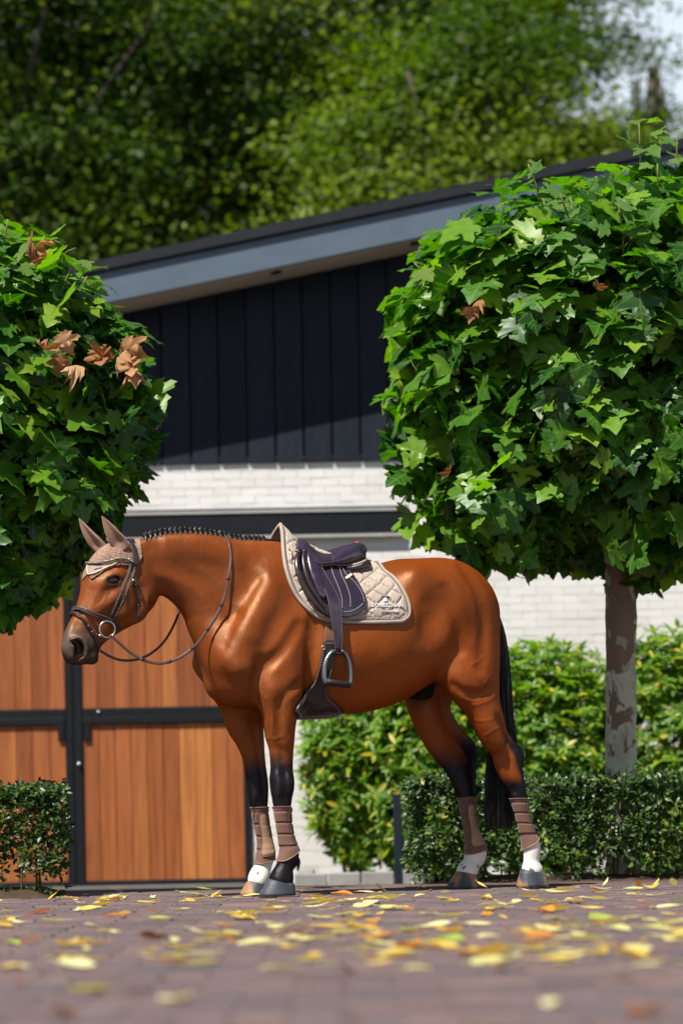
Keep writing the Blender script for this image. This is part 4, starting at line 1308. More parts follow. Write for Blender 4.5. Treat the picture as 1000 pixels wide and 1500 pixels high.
# ---- leg boots
def boot(axis, label, inner, notch):
    """axis: (py, px, yl) down the cannon, last one is the lower edge"""
    b = tack('leg_boot', label, 'leg boot'); b['group'] = 'brushing boots on the horse legs'
    A = spline(np.array([L(p[1], p[0], p[2]) for p in axis]), 40); n = 40
    G = np.zeros((40, n, 3))
    for i in range(40):
        for k in range(n):
            a = 2 * PI * k / n
            d = np.array([math.cos(a), math.sin(a), 0])
            z = A[i].copy()
            s = i / 39
            # front hem hangs low, back hem rises over the fetlock
            lowdrop = (.030 * math.cos(a) if not inner else .012 * math.cos(a) + .008) * sstep(.70, 1, np.array([s]))[0]
            topd = -notch * max(0, math.cos(a - PI)) ** 6 * sstep(.25, 0, np.array([s]))[0]
            z = z + np.array([0, 0, -lowdrop + topd])
            G[i, k] = z + d * .05
    G = snap(G.reshape(-1, 3), .0055, 14, .7).reshape(G.shape)
    for _ in range(2): G = .5 * G + .25 * (np.roll(G, 1, 1) + np.roll(G, -1, 1))
    N = outward(G)
    s = np.linspace(0, 1, 40)[:, None]
    puff = .002 * sstep(.8, .86, s) + .0012 * sstep(.10, .05, s)
    groove = -.002 * sum(np.exp(-((s - c) / .012) ** 2) for c in (.1, .335, .57, .80))
    G = G + N * (puff + groove + 0 * G[..., 0])[..., None]
    V, Fc = solid(G[:, ::-1], N[:, ::-1], .006, True)
    obj('shell', mesh('shell', V, Fc, M_boot), b)
    for i in (0, 39):
        r = np.concatenate([G[i], G[i][:1]]); mb = MB(); mb.tube(r, .0028, 6, False); mb.obj('edging', M_guard if i else M_boot, b)
    # straps with their dark ends
    for c0, c1 in ((.115, .32), (.35, .555), (.585, .785)):
        i0, i1 = int(c0 * 39), int(c1 * 39)
        if inner: ks, dark = range(-3, 6), []
        else: ks, dark = range(-4, 13), range(12, 20)
        side = -1 if inner else 1
        for kk, m_, nm in ((list(ks), M_boot, 'strap'), (list(dark), M_bootd, 'strap_tab')):
            if not kk: continue
            sub = G[i0:i1 + 1][:, [k % n for k in kk]] ; sn = N[i0:i1 + 1][:, [k % n for k in kk]]
            sub = sub + sn * (.0018 if nm == 'strap' else .003)
            V, Fc = solid(sub[:, ::-1], sn[:, ::-1], .005); obj(nm, mesh(nm, V, Fc, m_), b)
            if nm == 'strap_tab':
                for q in (0, 1): stitch('stitching', sub[:, q] + sn[:, q] * .001, sn[:, q], M_guard, b, .0009, .006, .004, .001)
    if inner:
        i0, i1 = 5, 35
        cols = []
        ctr = 9.5
        rows = []
        for i in range(i0, i1 + 1):
            s = (i - i0) / (i1 - i0)
            hw = np.interp(s, [0, .08, .5, .75, .9, 1], [1.2, 2.8, 3.0, 4.4, 5.2, 3.4])
            ks = np.linspace(ctr - hw, ctr + hw + (1.2 if s > .6 else 0), 12)
            rows.append([[np.interp(k, np.arange(n), G[i, :, q]) for q in range(3)] for k in ks])
        sub = np.array(rows); sn = outward(sub)
        u = np.linspace(-1, 1, 12)[None]; v = np.linspace(-1, 1, len(rows))[:, None]
        h = .003 + .005 * np.sqrt(np.clip(1 - np.maximum(u ** 2, v ** 6), 0, 1))
        sub = sub + sn * h[..., None]
        V, Fc = solid(sub[:, ::-1], sn[:, ::-1], .009); obj('strike_guard', mesh('strike_guard', V, Fc, M_guard), b)
        e = np.concatenate([sub[:, 0], sub[-1, 1:], sub[::-1, -1][1:], sub[0][::-1][1:]])
        mb = MB(); mb.tube(e, .0026, 6, False); mb.obj('guard_piping', M_boot, b)
    return b
boot([(1182, 414, .13), (1200, 415, .13), (1232, 421, .13), (1254, 424, .13)], 'brown brushing boot on the front leg nearer the camera, above a black pastern', False, .028)
boot([(1183, 381, -.13), (1205, 383, -.13), (1234, 388, -.13), (1260, 389, -.13)], 'brown brushing boot with tan guard on the far front leg', True, .0)
boot([(1170, 760, .15), (1195, 766, .15), (1222, 774, .15), (1235, 777, .15)], 'brown brushing boot on the hind leg nearer the camera, beside the tail', False, .028)
boot([(1168, 685, -.14), (1195, 687, -.14), (1226, 694, -.14), (1246, 696, -.14)], 'brown brushing boot with tan guard on the far hind leg', True, .0)
# ------------------------------------------------------------------ ground
DW = 19.6                                   # depth of the stable's front wall
def zpx(py, d): return CAMZ + (CY - py) / F * d          # heights and widths read off the photo at depth d
def xpx(px, d): return (px - CX) / F * d
def ground_material():
    t = NT('ground_paving'); p = t.principled(None, .85, .2)
    co = t.coord('Object')
    br = t.n('TexBrick', i_Scale=1.0); br.inputs['Brick Width'].default_value = .21; br.inputs['Row Height'].default_value = .105
    br.inputs['Mortar Size'].default_value = .006
    br.inputs['Color1'].default_value = (.085, .050, .045, 1); br.inputs['Color2'].default_value = (.14, .075, .062, 1); br.inputs['Mortar'].default_value = (.05, .045, .035, 1)
    t.l(co, br.inputs['Vector'])
    t.l(t.mix(.45, br.outputs['Color'], t.ramp(t.noise(1.6, 6, .65, co), [(.3, (.06, .045, .042)), (.7, (.17, .12, .105))])), p.inputs['Base Color'])
    t.bump(p, t.noise(60, 4, .6, co), .3, .004)
    return t.m
ys = np.concatenate([np.linspace(-40, 3, 12), np.linspace(4, 13.4, 20), np.linspace(13.6, 20, 30), np.linspace(22, 400, 20)])
xs = np.linspace(-200, 200, 81)
gxx, gyy = np.meshgrid(xs, ys)
zz = np.where(gyy < 13.5, -.016, gz(gyy))
nx = len(xs)
Fc = np.array([(i * nx + j, i * nx + j + 1, (i + 1) * nx + j + 1, (i + 1) * nx + j) for i in range(len(ys) - 1) for j in range(nx - 1)])
tag(obj('ground', mesh('ground', np.stack([gxx, gyy, zz], -1).reshape(-1, 3), Fc, ground_material())), kind='structure')

def paver_material():
    t = NT('clinker_brick'); p = t.principled(None, .72, .3)
    r = t.n('ObjectInfo').outputs['Random']; a = t.attr('rnd').outputs['Fac']
    s = t.n('Math', operation='ADD'); t.l(r, s.inputs[0]); t.l(a, s.inputs[1])
    f = t.n('Math', operation='FRACT'); t.l(s.outputs[0], f.inputs[0])
    base = t.ramp(f.outputs[0], [(0, (.080, .060, .063)), (.25, (.135, .088, .083)), (.5, (.090, .072, .082)), (.75, (.165, .108, .098)), (1, (.072, .066, .075))])
    w = t.coord('Object')
    g = t.n('NewGeometry').outputs['Position']
    n = t.noise(7, 5, .65, g); n2 = t.noise(70, 4, .6, g)
    c = t.mix(1, base, t.ramp(n2, [(.3, (.72, .72, .72)), (.7, (1.25, 1.22, 1.2))]), 'MULTIPLY')
    c = t.mix(t.ramp(n, [(.55, (0, 0, 0)), (.75, (.5, .5, .5))]), c, (.20, .185, .185))
    c = t.mix(t.ramp(t.noise(2.2, 5, .7, g), [(.62, (0, 0, 0)), (.74, (.6, .6, .6))]), c, (.055, .065, .022))
    t.l(c, p.inputs['Base Color'])
    t.bump(p, n2, .5, .003)
    return t.m
M_paver = paver_material()
paving = empty('paving'); tag(paving, kind='structure')
def brickmesh(L_, W_, H_, b, mat, name):
    V, Fc = boxgeo((-L_ / 2, -W_ / 2, -H_), (L_ / 2, W_ / 2, 0), b)
    return mesh(name, V, Fc, mat, False)
PB = [brickmesh(.203 + random.uniform(-.003, .002), .099 + random.uniform(-.002, .002), .03, .004, M_paver, 'brick') for k in range(4)]
pav = []
row = 0; y = 3.9
while y < 13.44:
    hw = .15 * y + .35
    x = -hw - random.uniform(0, .1) + (row % 2) * .105
    x0 = -math.ceil(hw / .21) * .21 + (row % 2) * .105
    x = x0
    while x < hw:
        pav.append((x, y)); x += .21
    y += .105; row += 1
pav.sort(key=lambda q: (q[1] < 4.25, q[1]))            # rows in view first, nearest to the camera
stV, stF, stR = [], [], []
for i, (x, y) in enumerate(pav):
    dz, rx, ry = random.uniform(-.003, .003), random.uniform(-.012, .012), random.uniform(-.008, .008)
    if y >= 13.3: dz -= .002
    if i < 300:
        obj('brick', PB[i % 4], paving, (x, y, dz - .002), (rx, ry, random.uniform(-.008, .008)))
    else:
        me = PB[i % 4]; b = len(stV)
        for v in me.vertices: stV.append((v.co.x + x, v.co.y + y, v.co.z + dz - .002 + v.co.y * rx - v.co.x * ry))
        stF += [tuple(b + k for k in f.vertices) for f in me.polygons]
        stR += [random.random()] * len(me.vertices)
tag(obj('brick_field', mesh('brick_field', stV, stF, M_paver, False, {'rnd': np.array(stR)}), paving), kind='stuff')

M_soil = simple('soil', (.055, .038, .026, 1), .95, .1, 0, .4, 8, .8, 60)
def bed(x0, x1, y0, y1):
    nx_, ny_ = 60, 24
    V = []
    for j in range(ny_):
        for i in range(nx_):
            x = x0 + (x1 - x0) * i / (nx_ - 1); yy = y0 + (y1 - y0) * j / (ny_ - 1)
            e = min(i, nx_ - 1 - i, j * 1.5, (ny_ - 1 - j))
            V.append((x, yy, float(gz(yy)) - .03 + min(e, 2) * .03 + .02 * vnoise([(x, yy, 0)], 6, 3)[0]))
    Fc = np.array([(j * nx_ + i, j * nx_ + i + 1, (j + 1) * nx_ + i + 1, (j + 1) * nx_ + i) for j in range(ny_ - 1) for i in range(nx_ - 1)])
    return tag(obj('soil_bed', mesh('soil_bed', V, Fc, M_soil)), kind='structure')
bed(xpx(630, 13.6), 6.0, 13.50, 19.5)
bed(-6.0, xpx(92, 12.6), 12.45, 13.2)

# ------------------------------------------------------------------ stable
stable = empty('stable_building', (0, DW, -.15))
tag(stable, 'stable with white painted brick, dark blue boards and a grey sloping roof edge', 'stable')
def sobj(name, V, Fc, mat, smooth=False, parent=None, **k):
    V = np.asarray(V, float) - np.array([0, DW, -.15])
    return obj(name, mesh(name, V, Fc, mat, smooth, **k), parent or stable)
def sbox(name, lo, hi, mat, bev=0.004, parent=None):
    V, Fc = boxgeo(lo, hi, bev); return sobj(name, V, Fc, mat, False, parent)
def wall_paint():
    t = NT('white_wall_paint'); p = t.principled(None, .6, .3)
    g = t.n('NewGeometry').outputs['Position']
    r = t.n('ObjectInfo').outputs['Random']
    c = t.ramp(t.noise(3, 6, .6, g), [(.3, (.60, .585, .56)), (.7, (.68, .67, .65))])
    c = t.mix(1, c, t.ramp(r, [(0, (.93, .93, .93)), (1, (1, 1, 1))]), 'MULTIPLY')
    t.l(c, p.inputs['Base Color'])
    t.bump(p, t.noise(40, 5, .6, g), .35, .006)
    return t.m
M_wall = wall_paint()
ZC = zpx(676, DW)
sbox('wall', (-9, DW + .004, -.4), (9, DW + .3, ZC + .05), M_wall, 0)
# painted bricks: pitch 0.215 x 0.0625
WB = []
for k in range(4):
    V, Fc = boxgeo((-.1066, -.0022, -.0304), (.1066, .05, .0304), .0018); WB.append(mesh('brick', V, Fc, M_wall, False))
cand = []
r_ = 0; z = -.10
while z < ZC - .02:
    x = -9 + (r_ % 2) * .1075
    while x < 9:
        px, py = CX + x / DW * F, CY - (z - CAMZ) / DW * F
        vis = (180 < px < 640 and 670 < py < 752) or (545 < px < 1010 and 785 < py < 965) or (368 < px < 505 and 1040 < py < 1290)
        cand.append((0 if vis else 1, abs(px - 600), x, z)); x += .215
    z += .0625; r_ += 1
cand.sort()
bv, bf = [], []
for i, (v, d, x, z) in enumerate(cand):
    off = random.uniform(-.0015, .0015)
    if i < 300: obj('brick', WB[i % 4], stable, (x, off, z + .15), (random.uniform(-.004, .004), random.uniform(-.006, .006), random.uniform(-.012, .012)))
    elif abs(x) < 4.5:
        b = len(bv); me = WB[0]
        bv += [(q.co.x + x, q.co.y + off, q.co.z + z + .15) for q in me.vertices]; bf += [tuple(b + k for k in f.vertices) for f in me.polygons]
tag(obj('brickwork', mesh('brickwork', bv, bf, M_wall, False), stable), kind='stuff')

# dark boards of the gable
def board_paint():
    t = NT('navy_board_paint'); p = t.principled(None, .62, .2)
    r = t.n('ObjectInfo').outputs['Random']; co = t.coord('Object')
    c = t.ramp(r, [(0, (.005, .0085, .016)), (1, (.009, .0135, .024))])
    g = t.noise(40, 5, .6, t.coord('Object', (1, 1, .05)))
    t.l(t.mix(1, c, t.ramp(g, [(.3, (.75, .75, .75)), (.7, (1.25, 1.25, 1.25))]), 'MULTIPLY'), p.inputs['Base Color'])
    t.bump(p, g, .4, .003)
    return t.m
M_board = board_paint()
M_dark = simple('black_paint', (.005, .0065, .009, 1), .5, .25, 0, .25, 12)
OV = .60; DF = DW - OV                      # the fascia stands in front of the wall
sl = (342 - 433) / (670 - 190.0)
fz = lambda x, d=DF: zpx(433, d) + (x - xpx(190, d)) * (-sl) * 1.0    # fascia's lower edge
sbox('board_backing', (-9, DW + .0, ZC + .0), (9, DW + .006, ZC + .02), M_dark, 0)
V = [(-4, DW + .012, ZC + .02), (9, DW + .012, ZC + .02), (9, DW + .012, fz(9) + .2), (-4, DW + .012, fz(-4) + .2)]
V += [(a, b + .1, c) for a, b, c in V]
sobj('gable_backing', V, [(0, 1, 2, 3), (7, 6, 5, 4), (0, 4, 5, 1), (1, 5, 6, 2), (2, 6, 7, 3), (3, 7, 4, 0)], M_dark)
bw = 41.3 / F * DW
for k in range(-7, 20):
    x = xpx(270, DW) + bw * k
    w = bw * .47
    y0, y1 = DW - .030 + random.uniform(-.003, .003), DW - .006
    zt = lambda xx: fz(xx) + .05
    b = .006
    V = [(x - w, y1, ZC), (x - w, y0 + b, ZC), (x - w + b, y0, ZC), (x + w - b, y0, ZC), (x + w, y0 + b, ZC), (x + w, y1, ZC)]
    V = V + [(a, c, zt(a)) for a, c, d in V]
    Fc = [(i, i + 1, i + 7, i + 6) for i in range(5)] + [(5, 0, 6, 11), (5, 4, 3, 2, 1, 0), (6, 7, 8, 9, 10, 11)]
    o = sobj('cladding_board', V, Fc, M_board)
# roof edge
M_fascia = simple('grey_blue_fascia', (.075, .105, .140, 1), .5, .35, 0, .12, 3, .1, 80)
M_soffit = simple('pale_soffit', (.42, .40, .37, 1), .7, .2, 0, .1, 4)
M_cap = simple('black_roof_trim', (.009, .011, .014, 1), .55, .25, 0, .3, 6)
XL, XR = -3.6, 6.5
def slab(name, d0, d1, lo, hi, mat, xl=XL, xr=XR):
    V = [(x, d, fz(x) + h) for d in (d0, d1) for h in (lo, hi) for x in (xl, xr)]
    Fc = [(0, 1, 3, 2), (5, 4, 6, 7), (0, 4, 5, 1), (2, 3, 7, 6), (0, 2, 6, 4), (1, 5, 7, 3)]
    return sobj(name, V, Fc, mat)
hf = 47 / F * DF
slab('fascia', DF, DF + .04, 0, hf, M_fascia)
slab('soffit', DF + .042, DW + .01, .02, .045, M_soffit)
slab('roof_trim', DF - .035, DF + .12, hf + .004, hf + .004 + 15 / F * DF, M_cap)
slab('roof_trim_drip', DF - .022, DF - .003, hf - .012, hf + .002, M_cap)
slab('roof', DF + .122, DW + 9, hf - .06, hf + .05, M_cap)
for px in (625, 420):
    x = xpx(px, DF + .25)
    V = []; n = 20
    for h in (.0, .02):
        V += [(x + .045 * math.cos(a), DF + .25 + .045 * math.sin(a), fz(x + .045 * math.cos(a)) + h + .008) for a in np.linspace(0, 2 * PI, n + 1)[:-1]]
    sobj('soffit_light', V, [tuple(range(n))[::-1], tuple(range(n, 2 * n))] + [(k, (k + 1) % n, n + (k + 1) % n, n + k) for k in range(n)], M_cap)
# sliding-door rail cover
dB = DW - .052
M_ledge = simple('grey_ledge', (.33, .33, .32, 1), .5, .4, 0, .1, 5)
sbox('rail_cover', (xpx(-90, dB), dB, zpx(782, dB)), (xpx(602, dB), DW, zpx(750, dB)), M_dark, .004)
sbox('rail_cover_top', (xpx(-90, dB), dB - .012, zpx(749.5, dB)), (xpx(606, dB), DW, zpx(745.5, dB)), M_ledge, .002)
sbox('rail_cover_flashing', (xpx(-90, dB), dB + .02, zpx(745, dB)), (xpx(606, dB), DW, zpx(741.5, dB)), M_dark, .002)
sbox('rail_lip', (xpx(-90, dB), dB - .012, zpx(787, dB)), (xpx(600, dB), DW, zpx(782.5, dB)), M_ledge, .002)
# doors
def wood():
    t = NT('door_wood'); p = t.principled(None, .5, .35)
    r = t.n('ObjectInfo').outputs['Random']
    cmb = t.n('CombineXYZ'); t.l(r, cmb.inputs[0]); t.l(r, cmb.inputs[2])
    vm = t.n('VectorMath', operation='MULTIPLY_ADD'); t.l(cmb.outputs[0], vm.inputs[0]); vm.inputs[1].default_value = (37, 3, 53)
    t.l(t.coord('Object'), vm.inputs[2])
    mp = t.n('Mapping'); mp.inputs['Scale'].default_value = (1, 1, .055); t.l(vm.outputs[0], mp.inputs['Vector'])
    g = t.noise(26, 6, .62, mp.outputs[0], .6); g2 = t.noise(120, 4, .6, mp.outputs[0])
    base = t.ramp(r, [(0, (.215, .062, .018)), (.3, (.31, .098, .027)), (.6, (.25, .073, .019)), (.85, (.35, .122, .033)), (1, (.44, .165, .042))])
    c = t.mix(1, base, t.ramp(g, [(.25, (.58, .52, .48)), (.5, (.97, .97, .97)), (.75, (1.3, 1.36, 1.45))]), 'MULTIPLY')
    c = t.mix(1, c, t.ramp(g2, [(.3, (.86, .85, .84)), (.7, (1.1, 1.1, 1.1))]), 'MULTIPLY')
    t.l(c, p.inputs['Base Color']); t.bump(p, g2, .3, .002)
    return t.m
M_wood = wood()
dD = DW - .033
def door(label_side, px0, px1, stile0, stile1, plank_w):
    x0, x1 = xpx(px0, dD), xpx(px1, dD)
    e = obj('door_leaf', None, stable)
    e.location = (0, 0, 0)
    zb, zt = zpx(1306, dD), zpx(789, dD)
    zr0, zr1 = zpx(1054, dD), zpx(1031, dD)
    fr = lambda lo, hi, nm='frame', b=.004: sbox(nm, lo, hi, M_dark, b, e)
    y0, y1 = dD, dD + .05
    w0, w1 = stile0 / F * dD, stile1 / F * dD
    fr((x0, y0, zb), (x0 + w0, y1, zt)); fr((x1 - w1, y0, zb), (x1, y1, zt))
    xa, xb = x0 + w0 + .001, x1 - w1 - .001
    zk = zpx(1284, dD)
    fr((xa, y0 + .002, zb), (xb, y1, zk)); fr((xa, y0 - .012, zr0), (xb, y1, (zr0 + zr1) / 2 - .004)); fr((xa, y0 - .004, (zr0 + zr1) / 2 - .003), (xb, y1, zr1))
    fr((xa, y0 + .002, zpx(828, dD)), (xb, y1, zt))
    for za, zc in ((zk + .001, zr0 - .001), (zr1 + .001, zpx(828, dD) - .001)):
        n = int(round((xb - xa) / plank_w)); w = (xb - xa) / n
        for i in range(n):
            xx = xa + w * i; g = .0014
            q = random.uniform(-.0012, .0012)
            sbox('plank', (xx + g, y0 + .016 + q, za), (xx + w - g, y1 - .006, zc), M_wood, .003, e)
    return e
d1 = door('left', -80, 110, 10, 11, .126)
d2 = door('right', 111, 368, 13, 9, .126)
for (a, b) in ((88, 98), (125.5, 135)):
    sbox('lock_plate', (xpx(a, dD), dD - .012, zpx(1077, dD)), (xpx(b, dD), dD + .02, zpx(1055, dD)), M_dark, .003, d1 if a < 100 else d2)
MBx = MB(); MBx.tube([(xpx(118, dD), dD - .03 - DW, zpx(1112, dD) + .15), (xpx(118, dD), dD - DW, zpx(1112, dD) + .15)], .014, 12); MBx.obj('lock_knob', M_steel, d2)
MBx = MB(); MBx.tube([(xpx(148, dD), dD - .02 - DW, zpx(1036, dD) + .15), (xpx(148, dD), dD - DW, zpx(1036, dD) + .15)], .010, 10); MBx.obj('bolt', M_steel, d2)
sbox('door_shade_strip', (xpx(-60, DW), DW - .22, -.24), (xpx(378, DW), DW, -.142 + .022), simple('shade_strip_grey', (.12, .11, .105, 1), .8, .2, 0, .2, 8), .006)  # shaded ground below the doors, put in as a dark grey slab

# kerb and post by the shrubs
M_conc = simple('grey_concrete', (.24, .235, .225, 1), .85, .2, 0, .25, 5, .4, 90)
dk = 17.5
kerb = obj('kerb', None); tag(kerb, kind='structure')
kx = [(430, 478), (479, 527), (528, 576), (577, 624)]
for a, b in kx:
    V, Fc = boxgeo((xpx(a, dk), dk, -.25), (xpx(b, dk) - .003, dk + .12, zpx(1277 - (a - 430) * .012 + 2, dk)), .008)
    obj('kerb_stone', mesh('kerb_stone', V, Fc, M_conc, False), kerb)
V, Fc = boxgeo((xpx(430, dk), dk + .123, -.25), (xpx(430, dk) + .12, DW - .2, zpx(1277 + 2, dk)), .008)
obj('kerb_stone', mesh('kerb_stone', V, Fc, M_conc, False), kerb)
post = empty('post', (xpx(582, 17.2), 17.2, float(gz(17.2)))); tag(post, 'short dark square post with a brown top before the shrubs', 'post')
ph = zpx(1166, 17.2) - float(gz(17.2))
MBx = MB(); MBx.box((-.029, -.029, -.1), (.029, .029, ph), .004); MBx.obj('shaft', M_board, post, False)
MBx = MB(); MBx.box((-.031, -.031, ph + .001), (.031, .031, ph + .014), .003); MBx.obj('cap', simple('rusty_cap', (.25, .10, .04, 1), .7), post, False)

# ------------------------------------------------------------------ leaves
def leaf_material(name, stops, trans, rough=.42, spec=.45, tint=(.55, .75, .10), nscale=30, veins=False):
    t = NT(name)
    r = t.n('ObjectInfo').outputs['Random']; a = t.attr('rnd').outputs['Fac']
    s = t.n('Math', operation='ADD'); t.l(r, s.inputs[0]); t.l(a, s.inputs[1])
    f = t.n('Math', operation='FRACT'); t.l(s.outputs[0], f.inputs[0])
    c = t.ramp(f.outputs[0], stops)
    v = t.attr('vein').outputs['Fac']
    if veins:
        M_ = lambda op, a_, b_=None: (lambda nd: ([t.l(x_, nd.inputs[i_]) if isinstance(x_, bpy.types.NodeSocket) else setattr(nd.inputs[i_], 'default_value', x_) for i_, x_ in enumerate((a_, b_)) if x_ is not None], nd.outputs[0])[1])(t.n('Math', operation=op))
        ax_ = M_('ABSOLUTE', t.attr('lx').outputs['Fac']); ly_ = t.attr('ly').outputs['Fac']
        dmin = ax_
        for m_, c_ in ((.02, .03), (.52, .03), (.75, .40), (.75, .58), (.35, .02)):
            dmin = M_('MINIMUM', dmin, M_('ABSOLUTE', M_('SUBTRACT', ly_, M_('ADD', M_('MULTIPLY', ax_, m_), c_))))
        mr = t.n('MapRange'); t.l(dmin, mr.inputs[0])
        for k_, v_ in zip(('From Min', 'From Max', 'To Min', 'To Max'), (.006, .03, .55, 0)): mr.inputs[k_].default_value = v_
        v = M_('MAXIMUM', v, mr.outputs[0])
    c = t.mix(1, c, t.ramp(t.noise(nscale, 3, .6, t.coord()), [(.3, (.82, .82, .82)), (.7, (1.15, 1.15, 1.15))]), 'MULTIPLY')
    c = t.mix(v, c, (.16, .24, .05))
    p = t.n('BsdfPrincipled'); p.inputs['Roughness'].default_value = rough; p.inputs['Specular IOR Level'].default_value = spec
    t.l(c, p.inputs['Base Color'])
    tr = t.n('BsdfTranslucent')
    t.l(t.mix(1, c, (*[x * 2.6 for x in tint], 1), 'MULTIPLY'), tr.inputs['Color'])
    mx = t.n('MixShader'); mx.inputs[0].default_value = trans
    t.l(p.outputs[0], mx.inputs[1]); t.l(tr.outputs[0], mx.inputs[2]); t.l(mx.outputs[0], t.out.inputs['Surface'])
    return t.m
M_plane = leaf_material('plane_leaf', [(0, (.013, .064, .012)), (.3, (.030, .112, .011)), (.65, (.062, .175, .010)), (.88, (.13, .27, .014)), (1, (.21, .33, .022))], .38, .40, .34, (.62, .80, .07), veins=True)
M_plane_y = leaf_material('young_plane_leaf', [(0, (.075, .17, .030)), (1, (.15, .23, .045))], .45, .45, .4)
M_dead = leaf_material('dead_leaf', [(0, (.25, .11, .045)), (.6, (.38, .20, .09)), (1, (.50, .33, .19))], .25, .8, .2, (.6, .4, .2))
M_bark_twig = simple('twig', (.10, .085, .035, 1), .75, .2, 0, .3, 30)
M_shoot = simple('green_shoot', (.16, .17, .05, 1), .6, .3, 0, .3, 30)

HALF = [(0, 0), (.10, -.07), (.22, -.05), (.36, -.10), (.44, .00), (.56, .05), (.48, .11), (.42, .17), (.52, .22), (.66, .27), (.76, .42), (.64, .45), (.62, .55), (.48, .52), (.36, .49), (.36, .60), (.38, .71), (.25, .76), (.17, .88), (0, 1.06)]
def plane_leaf(seed, mat, curl=1.0, petiole=True):
    r = random.Random(seed)
    a, b, cdr = r.uniform(.15, .45) * curl, r.uniform(.1, .4) * curl, r.uniform(-.15, .15)
    pts = []
    for s in (1, -1):
        for i, (x, y) in enumerate(HALF):
            if s < 0 and i in (0, len(HALF) - 1): continue
            j = 1 + r.uniform(-.07, .07)
            pts.append((s * x * j, y * (1 + r.uniform(-.05, .05)), s, i))
    right = [p for p in pts if p[2] > 0]; left = [p for p in pts if p[2] < 0]
    loop = right + left[::-1]
    def z(x, y): return .34 * abs(x) * (1 - .4 * min(curl, 1.6)) - a * x * x - b * max(0, y - .25) ** 2 + cdr * x * y + .03 * math.sin(9 * x + seed) * abs(x)
    ctr = [(0, .12), (0, .42), (0, .75)]
    V = [(x, y - .3, z(x, y)) for x, y, s, i in loop] + [(x, y - .3, z(x, y)) for x, y in ctr]
    n = len(loop); c0, c1, c2 = n, n + 1, n + 2
    Fc = []
    for i in range(n):
        j = (i + 1) % n
        ym = (loop[i][1] + loop[j][1]) / 2
        lo_i = i if i <= len(HALF) - 1 else n - i
        k = min(loop[i][3], loop[j][3]) if i != n - 1 else 0
        c = c0 if k < 7 else (c1 if k < 14 else c2)
        Fc.append((i, j, c))
    for m_, (ca, cb) in ((7, (c0, c1)), (14, (c1, c2))):
        ir = m_; il = n - m_
        Fc.append((ir, cb, ca)); Fc.append((il, ca, cb))
    Fc.append((len(HALF) - 1, c2, c2)) if False else None
    vein = [0.0] * (n + 3)
    if petiole:
        b0 = len(V)
        P = [(0, -.3, z(0, 0)), (.01, -.52, -.04), (.02, -.70, -.14)]
        tv, tf = tubegeo(P, .013, 3, False); V += tv; Fc += [tuple(b0 + k for k in f) for f in tf]; vein += [1.0] * len(tv)
    lx = np.array([v_[0] for v_ in V]); ly = np.array([v_[1] + .3 for v_ in V])
    return mesh('leaf', V, Fc, mat, True, {'vein': np.array(vein), 'rnd': np.zeros(len(V)), 'lx': lx, 'ly': ly})
PL = [plane_leaf(k, M_plane, .5 + .2 * (k % 5)) for k in range(8)]
PLY = [plane_leaf(40 + k, M_plane_y, .8) for k in range(3)]
PLD = [plane_leaf(60 + k, M_dead, 4.2 + k) for k in range(4)]

def basis(nrm, droop):
    """rotation with z along the leaf's face normal and y (tip) along droop"""
    n = nrm / (np.linalg.norm(nrm) + 1e-9)
    y = droop - n * (droop @ n); y /= np.linalg.norm(y) + 1e-9
    x = np.cross(y, n)
    return np.stack([x, y, n], 1)
def join_leaves(name, meshes, items, mat, parent):
    """items: (mesh index, R, position, scale) joined into one foliage part"""
    cache = []
    for me in meshes:
        v = np.array([q.co[:] for q in me.vertices]); f = [tuple(p.vertices) for p in me.polygons]
        vn = np.zeros(len(v))
        if 'vein' in me.attributes: me.attributes['vein'].data.foreach_get('value', (tmp := np.zeros(len(v), np.float32))); vn = tmp
        tri = np.array([(p[0], p[k], p[k + 1]) for p in f for k in range(1, len(p) - 1)])
        ex = []
        for q_ in ('lx', 'ly'):
            tmp = np.zeros(len(v), np.float32)
            if q_ in me.attributes: me.attributes[q_].data.foreach_get('value', tmp)
            ex.append(tmp)
        cache.append((v, tri, vn, ex))
    VV, FF, RR, VE, LX, LY, b = [], [], [], [], [], [], 0
    for (k, R, P, s) in items:
        v, f, vn, ex = cache[k]; LX.append(ex[0]); LY.append(ex[1])
        VV.append(v @ R.T * s + P); FF.append(f + b); b += len(v)
        RR.append(np.full(len(v), random.random())); VE.append(vn)
    o = obj(name, mesh(name, np.concatenate(VV), np.concatenate(FF), mat, True, {'rnd': np.concatenate(RR), 'vein': np.concatenate(VE), 'lx': np.concatenate(LX), 'ly': np.concatenate(LY)}), parent)
    return tag(o, kind='stuff')
def put_leaf(me, R, P, s, parent, name='leaf'):
    o = bpy.data.objects.new(name, me)
    M = Matrix(R.tolist()).to_4x4(); M.translation = Vector(P); o.matrix_local = M @ Matrix.Scale(s, 4)
    return link(o, parent)

